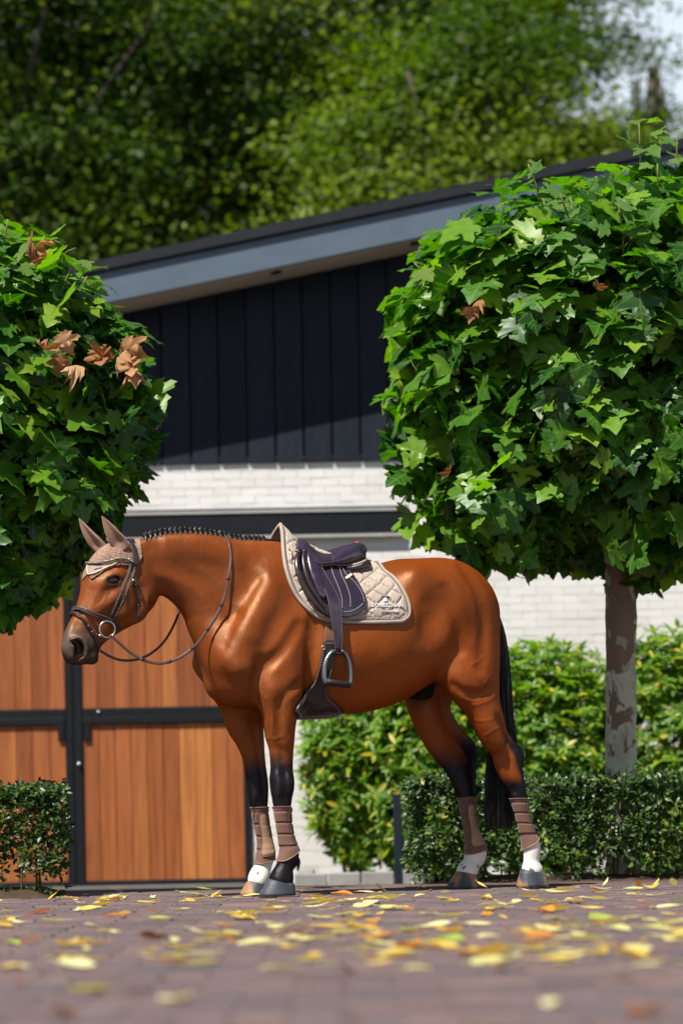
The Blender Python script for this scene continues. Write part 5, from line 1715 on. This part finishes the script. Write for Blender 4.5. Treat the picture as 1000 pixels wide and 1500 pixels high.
def bark_material():
    t = NT('plane_bark'); p = t.principled(None, .8, .2)
    co = t.coord('Object', (1, 1, .55))
    n = t.noise(7, 3, .5, co, .4); n2 = t.noise(14, 3, .5, t.coord('Object', (1.2, 1.2, .7)), .6)
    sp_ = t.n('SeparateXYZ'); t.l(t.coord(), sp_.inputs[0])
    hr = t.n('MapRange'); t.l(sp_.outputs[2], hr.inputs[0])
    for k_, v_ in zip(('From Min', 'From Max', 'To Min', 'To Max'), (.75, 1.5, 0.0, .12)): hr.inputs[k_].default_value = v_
    ad = t.n('Math', operation='ADD'); t.l(n, ad.inputs[0]); t.l(hr.outputs[0], ad.inputs[1])  # more dark patches higher up, painting in the crown's shade
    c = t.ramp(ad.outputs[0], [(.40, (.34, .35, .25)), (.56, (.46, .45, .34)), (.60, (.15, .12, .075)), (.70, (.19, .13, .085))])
    c = t.mix(t.ramp(n2, [(.58, (0, 0, 0)), (.605, (1, 1, 1))]), c, (.30, .29, .20))
    c = t.mix(t.ramp(t.noise(22, 3, .5, t.coord('Object', (1, 1, .6)), .5), [(.62, (0, 0, 0)), (.65, (1, 1, 1))]), c, (.20, .12, .075))
    t.l(c, p.inputs['Base Color']); t.bump(p, n, .8, .012)
    return t.m
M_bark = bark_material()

def crown_points(n, c, r, p=3.0, lo=.72, hi=1.04):
    out = []
    while len(out) < n:
        d = rng.normal(size=3); d /= np.linalg.norm(d)
        k = (np.abs(d) ** p).sum() ** (-1 / p)
        f = lo + (hi - lo) * rng.random() ** .7
        out.append((c + d * k * f * r, d * k / np.linalg.norm(d * k), f))
    return out
def plane_tree(label, px, base_d, crown_c, crown_r, trunk_top, lean, nouter, ninner, shoots, dead, keep=None, pw=3.0):
    x0 = xpx(px, base_d); gzb = float(gz(base_d))
    e = empty('plane_tree', (x0, base_d, gzb)); tag(e, label, 'tree'); org = np.array([x0, base_d, gzb])
    cc = np.asarray(crown_c) - org
    # trunk with limbs
    h = trunk_top - gzb
    P = spline(np.array([[0, 0, -.1], [.004, 0, .05], [lean * .25, 0, h * .25], [lean * .45, .01, h * .5], [lean * .8, 0, h * .8], [lean, 0, h], [lean * 1.1, .02, h + .5]]), 40)
    rad = np.interp(np.linspace(0, 1, 40), [0, .06, .2, .5, .7, .85, 1], [.115, .098, .088, .084, .088, .08, .05])
    rad = rad * (1 + .05 * np.array([math.sin(i * 1.7) * math.sin(i * .6) for i in range(40)]))
    V, Fc = tubegeo(P, rad, 20, True)
    V = np.array(V); V += (vnoise(V, 14, 4) - .5)[:, None] * .012 * np.array([1, 1, 0])
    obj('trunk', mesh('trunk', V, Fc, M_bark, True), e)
    for k in range(12):
        a = 2 * PI * k / 12 + random.uniform(-.2, .2)
        s = P[int(random.uniform(26, 38))]
        t_ = cc + np.array([math.cos(a), math.sin(a), random.uniform(-.5, .75)]) * crown_r * .82
        mid_ = (s + t_) / 2 + np.array([0, 0, .12])
        q = spline(np.array([s, mid_, t_]), 12)
        V, Fc = tubegeo(q, np.linspace(.032, .007, 12), 6, True); obj('branch', mesh('branch', V, Fc, M_bark_twig, True), e)
    items = []
    camp = np.array([0, 0, CAMZ]) - org
    for P_, d, f in crown_points(nouter, cc, crown_r, pw):
        if keep and not keep(P_ + org): continue
        P_ = cc + (P_ - cc) * (1 + .16 * (vnoise([P_ + org], 2.6, 21)[0] - .5) * 2)
        nrm = d * .55 + np.array([0, -.12, .55]) + rng.normal(size=3) * .42
        droop = d * .55 + np.array([0, 0, -.75]) + rng.normal(size=3) * .45
        items.append((int(rng.integers(8)), basis(nrm, droop), P_, rng.uniform(.10, .20)))
    # loose sprays that break the clipped outline
    for bp, d, f in crown_points(95, cc, crown_r, pw, .9, 1.0):
        if keep and not keep(bp + org): continue
        ax = d * .75 + np.array([0, 0, .75 if d[2] > -.2 else -.1]) + rng.normal(size=3) * .25; ax /= np.linalg.norm(ax)
        ln_ = rng.uniform(.10, .30)
        for j in range(int(rng.integers(4, 8))):
            t_ = (j + .5) / 7; a_ = j * 2.4 + rng.uniform(0, .6)
            u_ = np.cross(ax, (0.2, 1, .3)); u_ /= np.linalg.norm(u_); v_ = np.cross(ax, u_)
            o_ = u_ * math.cos(a_) + v_ * math.sin(a_)
            items.append((int(rng.integers(8)), basis(ax * .6 + np.array([0, -.15, .5]) + rng.normal(size=3) * .3, o_ + np.array([0, 0, -.35])), bp + ax * ln_ * t_ + o_ * .07, rng.uniform(.07, .15)))
    for P_, d, f in crown_points(ninner, cc, crown_r, pw - .4, .25, .72):
        items.append((int(rng.integers(8)), basis(d + rng.normal(size=3) * .6, np.array([0, 0, -1.0]) + rng.normal(size=3) * .5), P_, rng.uniform(.13, .2)))
    def inview(P_):
        w = P_ + org; px_, py_ = CX + w[0] / w[1] * F, CY - (w[2] - CAMZ) / w[1] * F
        return -30 < px_ < 1030 and -30 < py_ < 1500
    # the leaves that face the camera and show largest stay single leaves
    sc = [((it[2] - camp) @ (it[2] - camp)) ** .5 - .35 * it[3] + (0 if inview(it[2]) else 50) for it in items]
    order = np.argsort(sc)
    for i in order[:300]:
        k, R, P_, s = items[i]; put_leaf(PL[k], R, P_, s, e)
    join_leaves('foliage', PL, [items[i] for i in order[300:]], M_plane, e)
    # twigs with bare yellowish bark show through the crown
    for k in range(46):
        P_, d, f = crown_points(1, cc, crown_r, pw, .78, .98)[0]
        if keep and not keep(P_ + org): continue
        q = spline(np.array([P_ - d * .34 - (0, 0, .16), P_ - d * .15 - (0, 0, .05), P_ + d * .04 + (0, 0, .09)]), 7)
        V, Fc = tubegeo(q, np.linspace(.008, .004, 7), 5, True); obj('twig', mesh('twig', V, Fc, M_shoot, True), e)
    for (spx, spy, sd, length, nleaf) in shoots:
        tip = W(spx, spy, sd) - org; dc = cc - tip; b0 = tip + dc / np.linalg.norm(dc) * max(.32, length) * .8 - np.array([0, 0, length * .6])
        q = spline(np.array([b0, (b0 + tip) / 2 + (.015, 0, 0), tip]), 8)
        V, Fc = tubegeo(q, np.linspace(.008, .004, 8), 5, True); obj('shoot', mesh('shoot', V, Fc, M_shoot, True), e)
        for j in range(nleaf):
            a = j * 2.4 + spx; t_ = j / max(1, nleaf - 1)
            P_ = tip + np.array([math.cos(a) * .055, math.sin(a) * .04, -.16 * (1 - t_)])
            dv = np.array([math.cos(a), math.sin(a) * .6 - .2, .35 * t_ - .1])
            put_leaf(PLY[j % 3], basis(np.array([0, -.35, .8]) + rng.normal(size=3) * .3, dv), P_ + dv * .04, rng.uniform(.085, .15) * (1 - .35 * t_), e)
    for (dpx, dpy, dd, s) in dead:
        o = put_leaf(PLD[int(rng.integers(4))], basis(rng.normal(size=3) * 1.4 + np.array([0, -.3, .2]), np.array([rng.normal() * .7, rng.normal() * .5, -1.0])), W(dpx, dpy, dd) - org, s, e)
        tag(o, 'withered brown leaf')
    return e
dR = 14.0
def keepR(P):
    px_, py_ = CX + P[0] / P[1] * F, CY - (P[2] - CAMZ) / P[1] * F
    if py_ < np.interp(px_, [690, 760, 860, 930, 1000, 1100], [318, 302, 290, 260, 205, 170]): return False
    return px_ > np.interp(py_, [150, 250, 290, 330, 390, 470, 560, 700, 780, 860], [960, 800, 735, 675, 592, 560, 566, 588, 605, 660])
cR_ = W(925, 552, dR)
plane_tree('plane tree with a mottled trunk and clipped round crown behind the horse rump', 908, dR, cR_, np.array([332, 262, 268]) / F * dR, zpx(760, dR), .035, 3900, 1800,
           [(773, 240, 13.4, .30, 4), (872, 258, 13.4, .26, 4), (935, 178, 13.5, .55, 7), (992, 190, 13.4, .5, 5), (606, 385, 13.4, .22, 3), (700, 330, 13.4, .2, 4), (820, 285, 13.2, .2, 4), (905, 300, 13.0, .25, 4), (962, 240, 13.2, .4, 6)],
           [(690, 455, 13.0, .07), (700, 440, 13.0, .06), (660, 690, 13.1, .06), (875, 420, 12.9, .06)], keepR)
dL = 13.2
cL_ = W(-118, 618, dL)
def keepL(P):
    px_, py_ = CX + P[0] / P[1] * F, CY - (P[2] - CAMZ) / P[1] * F
    if px_ > np.interp(py_, [310, 340, 400, 440, 500, 620, 700, 750, 880], [30, 75, 145, 185, 212, 232, 226, 198, 95]): return False
    if P[1] < 12.25 and P[0] > xpx(60, 12.2) and P[2] < zpx(700, 12.2): return False
    return True
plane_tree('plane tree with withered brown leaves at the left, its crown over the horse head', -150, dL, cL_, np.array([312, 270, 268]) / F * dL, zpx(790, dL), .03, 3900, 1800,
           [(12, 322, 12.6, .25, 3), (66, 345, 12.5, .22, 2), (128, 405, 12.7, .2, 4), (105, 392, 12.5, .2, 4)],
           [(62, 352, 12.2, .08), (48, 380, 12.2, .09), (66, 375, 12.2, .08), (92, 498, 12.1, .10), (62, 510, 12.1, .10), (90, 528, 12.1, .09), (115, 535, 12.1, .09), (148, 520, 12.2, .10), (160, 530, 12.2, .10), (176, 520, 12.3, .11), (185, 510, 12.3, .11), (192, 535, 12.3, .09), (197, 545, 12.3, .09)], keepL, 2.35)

# ------------------------------------------------------------------ shrubs behind the hedge
M_rhod = leaf_material('shrub_leaf', [(0, (.045, .12, .012)), (.3, (.085, .19, .014)), (.62, (.14, .26, .018)), (.86, (.21, .31, .022)), (.94, (.38, .36, .03)), (1, (.55, .42, .03))], .40, .40, .4, (.65, .80, .08))
def lance_leaf(seed, mat, wr=.32):
    r = random.Random(seed); c = r.uniform(.1, .5)
    V = []; prof = [(0, .02), (.2, .7), (.5, 1), (.8, .6), (1, 0)]
    for y, w in prof:
        zc = -c * y * y * .5
        if w <= .02: V.append((0, y, zc)); continue
        V += [(-wr / 2 * w, y, zc + .06 * w), (0, y, zc), (wr / 2 * w, y, zc + .06 * w)]
    # vertices: 0 base?, rows of 3, tip
    V = [(0, 0, 0)] + [v for v in V if v[1] not in (0, 1)][:9] + [(0, 1, -c * .5)]
    Fc = [(0, 2, 1), (0, 3, 2), (1, 2, 5, 4), (2, 3, 6, 5), (4, 5, 8, 7), (5, 6, 9, 8), (7, 8, 10), (8, 9, 10)]
    return mesh('leaf', V, Fc, mat, True, {'rnd': np.zeros(11), 'vein': np.array([.2, 0, .3, 0, 0, .3, 0, 0, .3, 0, .1])})
LR = [lance_leaf(k, M_rhod, .30 + .04 * (k % 3)) for k in range(6)]
def shrub(label, px, d, w_px, ztop, zlow, dep, nros, hollow=0.0):
    x0 = xpx(px, d); g = float(gz(d)); org = np.array([x0, d, g])
    e = empty('rhododendron', (x0, d, g)); tag(e, label, 'shrub', 'evergreen shrubs in front of the white wall')
    rx, rz = w_px / F * d / 2, (ztop - zlow) / 2
    c = np.array([0, 0, (ztop + zlow) / 2 - g]); R3 = np.array([rx, dep, rz])
    for k in range(7):
        a = random.uniform(0, 2 * PI); t_ = c + np.array([math.cos(a), math.sin(a), random.uniform(-.2, .5)]) * R3 * .8
        q = spline(np.array([[random.uniform(-.1, .1), random.uniform(-.05, .05), 0], t_ * (.5, .5, .45), t_]), 9)
        V, Fc = tubegeo(q, np.linspace(.018, .005, 9), 5, True); obj('stem', mesh('stem', V, Fc, M_bark_twig, True), e)
    items = []
    bumps = [(rng.normal(size=3), rng.uniform(.85, 1.12)) for _ in range(16)]
    for P, dv, f in crown_points(nros, c, R3, 2.7, .45, 1.0):
        k = 1.0
        for bd, bs in bumps:
            cs = (dv @ bd) / np.linalg.norm(bd)
            if cs > .75: k *= 1 + (bs - 1) * (cs - .75) / .25
        P = c + (P - c) * k
        if P[2] + g < g + .02: continue
        ax = dv * .6 + np.array([0, -.15, .75]) + rng.normal(size=3) * .35; ax /= np.linalg.norm(ax)
        u = np.cross(ax, rng.normal(size=3)); u /= np.linalg.norm(u); v = np.cross(ax, u)
        m_ = int(rng.integers(5, 9)); sz = rng.uniform(.065, .11)
        for j in range(m_):
            a = 2 * PI * j / m_ + rng.uniform(-.25, .25); out = math.cos(a) * u + math.sin(a) * v
            tilt = rng.uniform(-.15, .75)
            y = out * math.cos(tilt) + ax * math.sin(tilt); nn = ax * math.cos(tilt) - out * math.sin(tilt)
            items.append((int(rng.integers(6)), basis(nn, y), P, sz * rng.uniform(.8, 1.15)))
    camp = np.array([0, 0, CAMZ]) - org
    sc = [np.linalg.norm(it[2] - camp) for it in items]; order = np.argsort(sc)
    def px_of(P):
        w = P + org; return CX + w[0] / w[1] * F
    vis = [i for i in order if -10 < px_of(items[i][2]) < 1010]
    one = set(vis[:300])
    for i in one:
        k, R, P_, s = items[i]; put_leaf(LR[k], R, P_, s, e)
    join_leaves('foliage', LR, [items[i] for i in range(len(items)) if i not in one], M_rhod, e)
    return e
shrub('loose bright green shrub with gaps, standing between the front legs and the post', 520, 18.5, 165, zpx(985, 18.5), zpx(1275, 18.5), .45, 1000)
shrub('dense bright green shrub behind the short dark post', 640, 18.3, 210, zpx(955, 18.3), zpx(1300, 18.3), .55, 1900)
shrub('bright green shrub seen between the horse tail and the tree trunk', 805, 18.2, 240, zpx(938, 18.2), zpx(1300, 18.2), .6, 2200)
shrub('bright green shrub with yellow leaves right of the mottled tree trunk', 1000, 18.1, 250, zpx(920, 18.1), zpx(1300, 18.1), .6, 2200)

# ------------------------------------------------------------------ clipped hedges
M_hedge = leaf_material('hedge_leaf', [(0, (.008, .025, .009)), (.5, (.017, .046, .014)), (.85, (.034, .080, .020)), (.97, (.09, .16, .02)), (1, (.2, .2, .03))], .25, .40, .4, (.4, .7, .12))
LH = [lance_leaf(20 + k, M_hedge, .52) for k in range(5)]
def hedge(label, x0, x1, y0, y1, h, n):
    d = (y0 + y1) / 2; g = float(gz(d)); org = np.array([(x0 + x1) / 2, d, g])
    e = empty('hedge', tuple(org)); tag(e, label, 'hedge')
    hx, hy = (x1 - x0) / 2, (y1 - y0) / 2
    nst = int((x1 - x0) * 16)
    for k in range(nst):
        x, y = random.uniform(-hx, hx) * .96, random.uniform(-hy, hy) * .8
        top_ = np.array([x + random.uniform(-.12, .12), y + random.uniform(-.06, .06), h * random.uniform(.6, .97)])
        q = spline(np.array([[x, y, -.02], [x + random.uniform(-.04, .04), y, h * .4], top_]), 7)
        V, Fc = tubegeo(q, np.linspace(random.uniform(.004, .011), .002, 7), 5, True)
        obj('stem', mesh('stem', V, Fc, M_bark_twig, True), e)
    items = []
    while len(items) < n:
        u = rng.random()
        # clusters on the clipped faces, thinning towards the base
        face = rng.random()
        z = h * (rng.random() ** .75)
        if face < .38: P = np.array([rng.uniform(-hx, hx), -hy + abs(rng.normal()) * .05, z])
        elif face < .62: P = np.array([rng.uniform(-hx, hx), rng.uniform(-hy, hy), h - abs(rng.normal()) * .03])
        elif face < .70: P = np.array([rng.choice([-1, 1]) * (hx - abs(rng.normal()) * .04), rng.uniform(-hy, hy), z])
        elif face < .80: P = np.array([rng.uniform(-hx, hx), hy - abs(rng.normal()) * .05, z])
        else: P = np.array([rng.uniform(-hx, hx), rng.uniform(-hy, hy), h * rng.uniform(.25, 1)])
        if P[2] < .16 * h and rng.random() < .45: continue
        hole = vnoise([P + org], 7, 8)[0]
        if hole > .70 and P[2] < .8 * h: continue
        P = P + rng.normal(size=3) * .012 + np.array([0, 0, .075 * (vnoise([P + org], 7, 9)[0] - .5)])
        if rng.random() < .02: P = P + np.array([0, -.02, .03])
        for j in range(4):
            dv = rng.normal(size=3) + np.array([0, -.25, .25]); nn = rng.normal(size=3) * .6 + np.array([0, -.35, .8])
            items.append((int(rng.integers(5)), basis(nn, dv), P + rng.normal(size=3) * .009, rng.uniform(.024, .046)))
    join_leaves('foliage', LH, items, M_hedge, e)
    return e
hedge('clipped low hedge behind the hind legs, at the foot of the mottled tree', xpx(600, 13.75), 3.4, 13.62, 14.25, .555, 26000)
hedge('clipped low hedge at the left in front of the wooden door', -3.0, xpx(88, 12.6), 12.50, 13.1, .545, 14000)

# ------------------------------------------------------------------ big trees beyond the roof
M_wood_leaf = leaf_material('woodland_leaf', [(0, (.014, .044, .006)), (.35, (.042, .092, .008)), (.7, (.100, .165, .009)), (1, (.19, .24, .012))], .40, .55, .25, (.62, .72, .06))
M_trunk = simple('grey_bark', (.07, .06, .05, 1), .9, .1, 0, .3, 6)
def big_tree(label, px, d, cpy, rx, rz, ncl, dens=1.0, skew=0.0):
    """crown centred at photo pixel (px, cpy), radii in metres"""
    x0 = xpx(px, d); org = np.array([x0, d, -.15])
    e = empty('broadleaf_tree', tuple(org)); tag(e, label, 'tree', 'tall trees beyond the stable roof')
    cz = zpx(cpy, d) + .15; c = np.array([0, 0, cz]); R3 = np.array([rx, rx * .8, rz])
    P = spline(np.array([[0, 0, -.2], [.1, 0, cz * .5], [0, 0, cz], [.1, 0, cz + rz * .7]]), 14)
    V, Fc = tubegeo(P, np.linspace(.42, .08, 14), 12, True); obj('trunk', mesh('trunk', V, Fc, M_trunk, True), e)
    pts = crown_points(int(ncl * 1.35), c, R3, 2.0, .45, 1.0)
    for k in range(12):
        P_, dv, f = pts[k]
        q = spline(np.array([P[int(random.uniform(5, 11))], (P[7] + P_) / 2 + (0, 0, .3), P_]), 8)
        V, Fc = tubegeo(q, np.linspace(.12, .03, 8), 6, True); obj('limb', mesh('limb', V, Fc, M_trunk, True), e)
    Vs, Rn = [], []
    for P_, dv, f in pts:
        if f > .62 and vnoise([P_ + org], .62, 31)[0] < .42: continue
        lump = 1 + .22 * (vnoise([P_ + org], .55, 12)[0] - .5) * 2
        P_ = c + (P_ - c) * lump
        m_ = int(rng.integers(180, 310) * dens)
        s = rng.uniform(.5, 1.15)
        q = rng.normal(size=(m_, 3)) * np.array([s * .55, s * .5, s * .20]) + P_
        q[:, 2] -= .12 * ((q[:, 0] - P_[0]) ** 2 + (q[:, 1] - P_[1]) ** 2) / s
        nn = rng.normal(size=(m_, 3)) * .55 + dv * .5 + np.array([0, -.1, .75]); nn /= np.linalg.norm(nn, axis=1)[:, None]
        a = np.cross(nn, rng.normal(size=(m_, 3))); a /= np.linalg.norm(a, axis=1)[:, None]; b = np.cross(nn, a)
        L_ = rng.uniform(.034, .068, (m_, 1))
        quad = np.stack([q - a * L_, q + b * L_ * .62, q + a * L_, q - b * L_ * .62], 1)
        Vs.append(quad.reshape(-1, 3)); base = np.clip(vnoise([P_ + org], .5, 44)[0] * .9 - .1 + rng.normal() * .12, 0, .7)
        Rn.append(np.repeat(np.clip(base + rng.random(m_) * .3, 0, .999), 4))
    V = np.concatenate(Vs); Fc = np.arange(len(V)).reshape(-1, 4)
    tag(obj('crown', mesh('crown', V, Fc, M_wood_leaf, False, {'rnd': np.concatenate(Rn)}), e), kind='stuff')
    return e
big_tree('tall dark green tree beyond the roof, leftmost of the row', -40, 36, 130, 3.6, 3.9, 330)
big_tree('tall tree beyond the roof, above the left end of the roof edge', 250, 38, 200, 3.5, 4.2, 330)
big_tree('tallest yellow green tree beyond the middle of the roof', 520, 37, 70, 3.9, 5.0, 400)
big_tree('round lower tree beyond the roof, right of its middle', 690, 34, 250, 2.3, 2.6, 200)
big_tree('tall tree beyond the roof whose crown ends at the open sky', 735, 39, 130, 1.5, 4.6, 240)
big_tree('low tree beyond the roof, just above the right plane tree', 905, 40, 285, 1.6, 1.2, 110)
big_tree('slim dark tree top standing alone against the sky', 968, 42, 160, .32, .85, 26, .6)
big_tree('far dark tree beyond the roof, behind the leftmost ones', 100, 48, 60, 4.6, 7.0, 380)
big_tree('far dark tree beyond the roof, behind the yellow green one', 450, 49, 100, 5.0, 7.0, 400)

# ------------------------------------------------------------------ fallen leaves
def fallen(seed, mat, shape):
    r = random.Random(seed); V = []; ny = 7
    c1, c2, tw = r.uniform(.1, .5), r.uniform(-.5, .9), r.uniform(-.5, .5)
    for i in range(ny + 1):
        y = i / ny
        w = (math.sin(PI * min(1, y * .95 + .03)) ** .8) * shape * (1 - .25 * y)
        for k in range(5):
            x = (k - 2) / 2 * w * .5 * (1 + r.uniform(-.06, .06))
            V.append((x, y - .5, c1 * x * x * 3 + c2 * .35 * (y - .5) ** 2 + tw * x * (y - .5) + r.uniform(-.008, .008)))
    z0 = min(v[2] for v in V); V = [(x, y, z - z0) for x, y, z in V]
    Fc = [(i * 5 + k, i * 5 + k + 1, (i + 1) * 5 + k + 1, (i + 1) * 5 + k) for i in range(ny) for k in range(4)]
    b = len(V); tv, tf = tubegeo([(0, -.5, V[2][2]), (.02, -.62, V[2][2] + .03), (.03, -.72, V[2][2] + .02)], .012, 3, False)
    V += tv; Fc += [tuple(b + q for q in f) for f in tf]
    return mesh('fallen_leaf', V, Fc, mat, True, {'rnd': np.zeros(len(V)), 'vein': np.zeros(len(V))})
def fl_mat(name, a, b, tint): return leaf_material(name, [(0, a), (1, b)], .25, .55, .35, tint, 14)
FM = {'yellow': fl_mat('leaf_yellow', (.62, .40, .055), (.70, .55, .13), (.6, .5, .15)), 'pale': fl_mat('leaf_pale', (.60, .58, .20), (.72, .68, .36), (.6, .55, .25)),
      'orange': fl_mat('leaf_orange', (.50, .20, .035), (.60, .32, .06), (.6, .35, .1)), 'green': fl_mat('leaf_green', (.28, .36, .06), (.42, .46, .10), (.4, .5, .1)), 'brown': fl_mat('leaf_brown', (.20, .085, .035), (.34, .16, .06), (.5, .3, .1))}
FLM = {c: [fallen(k * 7 + len(c), FM[c], (.42, .55, .7, .34)[k % 4]) for k in range(5)] for c in FM}
LBL = {'yellow': 'yellow fallen leaf lying curled on the brick paving', 'pale': 'pale lemon coloured fallen leaf lying on the brick paving', 'orange': 'orange fallen leaf lying on the brick paving',
       'green': 'yellowish green fallen leaf lying on the brick paving', 'brown': 'brown withered fallen leaf lying on the brick paving'}
def drop(px, py, color, size, stand=0.0, label=None):
    w = onground(px, py)
    if w[1] > 13.35: w[1] = 13.35
    o = bpy.data.objects.new('fallen_leaf', FLM[color][random.randrange(5)])
    o.location = (w[0], w[1], .004 + (size * .2 if stand > .4 else 0)); o.rotation_euler = (stand * random.choice((1, -1)) + random.uniform(-.12, .12), random.uniform(-.2, .2), random.uniform(0, 6.28))
    o.scale = (size, size, size * random.uniform(.8, 1.5))
    link(o); tag(o, label or LBL[color], 'leaf', 'fallen leaves on the paving')
NEAR = {(130, 1452): 'pale lemon leaf near the lower left corner of the paving', (255, 1466): 'large pale leaf nearest the camera, left of the middle', (405, 1422): 'large pale leaf in front of the front hooves, apart from the drift',
        (298, 1413): 'pale leaf left of the large one before the front hooves', (805, 1472): 'pale leaf nearest the camera on the right side', (826, 1412): 'pale leaf alone on the bare bricks at the right', (966, 1409): 'orange leaf near the right edge of the paving',
        (510, 1423): 'brown leaf alone on the bricks below the horse belly', (730, 1419): 'orange leaf alone on the bricks below the hind hooves', (940, 1488): 'brown leaf in the lower right corner', (93, 1487): 'brown leaf in the lower left corner',
        (660, 1381): 'green tinged leaf just before the far hind hoof', (32, 1441): 'orange leaf close to the left edge of the paving', (185, 1453): 'orange leaf beside the pale one near the lower left corner', (520, 1495): 'brown leaf at the very bottom, near the middle',
        (915, 1435): 'brown leaf right of the pale one on bare bricks at the right'}
for a in [(130, 1452, 'pale', .10), (255, 1466, 'pale', .12), (405, 1422, 'pale', .12), (298, 1413, 'pale', .09), (805, 1472, 'pale', .10), (826, 1412, 'pale', .11), (966, 1409, 'orange', .08), (510, 1423, 'brown', .08),
          (730, 1419, 'orange', .07), (940, 1488, 'brown', .09), (93, 1487, 'brown', .08), (660, 1381, 'green', .11), (842, 1394, 'pale', .11), (580, 1401, 'yellow', .11), (97, 1386, 'yellow', .12), (320, 1374, 'yellow', .13),
          (300, 1380, 'pale', .12), (340, 1370, 'pale', .10), (450, 1378, 'pale', .11), (395, 1385, 'pale', .10), (575, 1385, 'pale', .12), (740, 1390, 'green', .12), (880, 1396, 'yellow', .12), (990, 1380, 'pale', .12), (905, 1362, 'pale', .12),
          (32, 1441, 'orange', .07), (185, 1453, 'orange', .07), (258, 1412, 'orange', .08), (340, 1382, 'orange', .09), (520, 1495, 'brown', .07), (157, 1367, 'pale', .12), (225, 1372, 'yellow', .10), (20, 1383, 'green', .09), (600, 1390, 'orange', .10), (525, 1362, 'yellow', .11), (545, 1355, 'orange', .10), (890, 1386, 'yellow', .10), (915, 1435, 'brown', .08), (700, 1395, 'orange', .07)]:
    lab = NEAR.get(a[:2]); drop(*a, 0.0, lab)
for i in range(256):
    py = 1310 + 105 * rng.random() ** 1.6
    px = rng.uniform(-5, 1005); py = py - (px - 500) * .019
    if rng.random() < .5: px = float(np.clip(rng.choice([330, 560, 480, 700, 930, 820, 150]) + rng.normal() * 60, -5, 1005))
    drop(px, py, rng.choice(['yellow', 'pale', 'orange', 'green', 'brown'], p=[.40, .44, .07, .06, .03]), rng.uniform(.065, .14))
for (px, py, c) in ((78, 1318, 'yellow'), (316, 1315, 'yellow'), (557, 1306, 'pale'), (935, 1299, 'orange'), (887, 1297, 'pale'), (706, 1302, 'yellow'), (614, 1305, 'yellow'), (960, 1300, 'yellow'), (985, 1298, 'pale')):
    drop(px, py, c, .07, random.uniform(.45, .8))
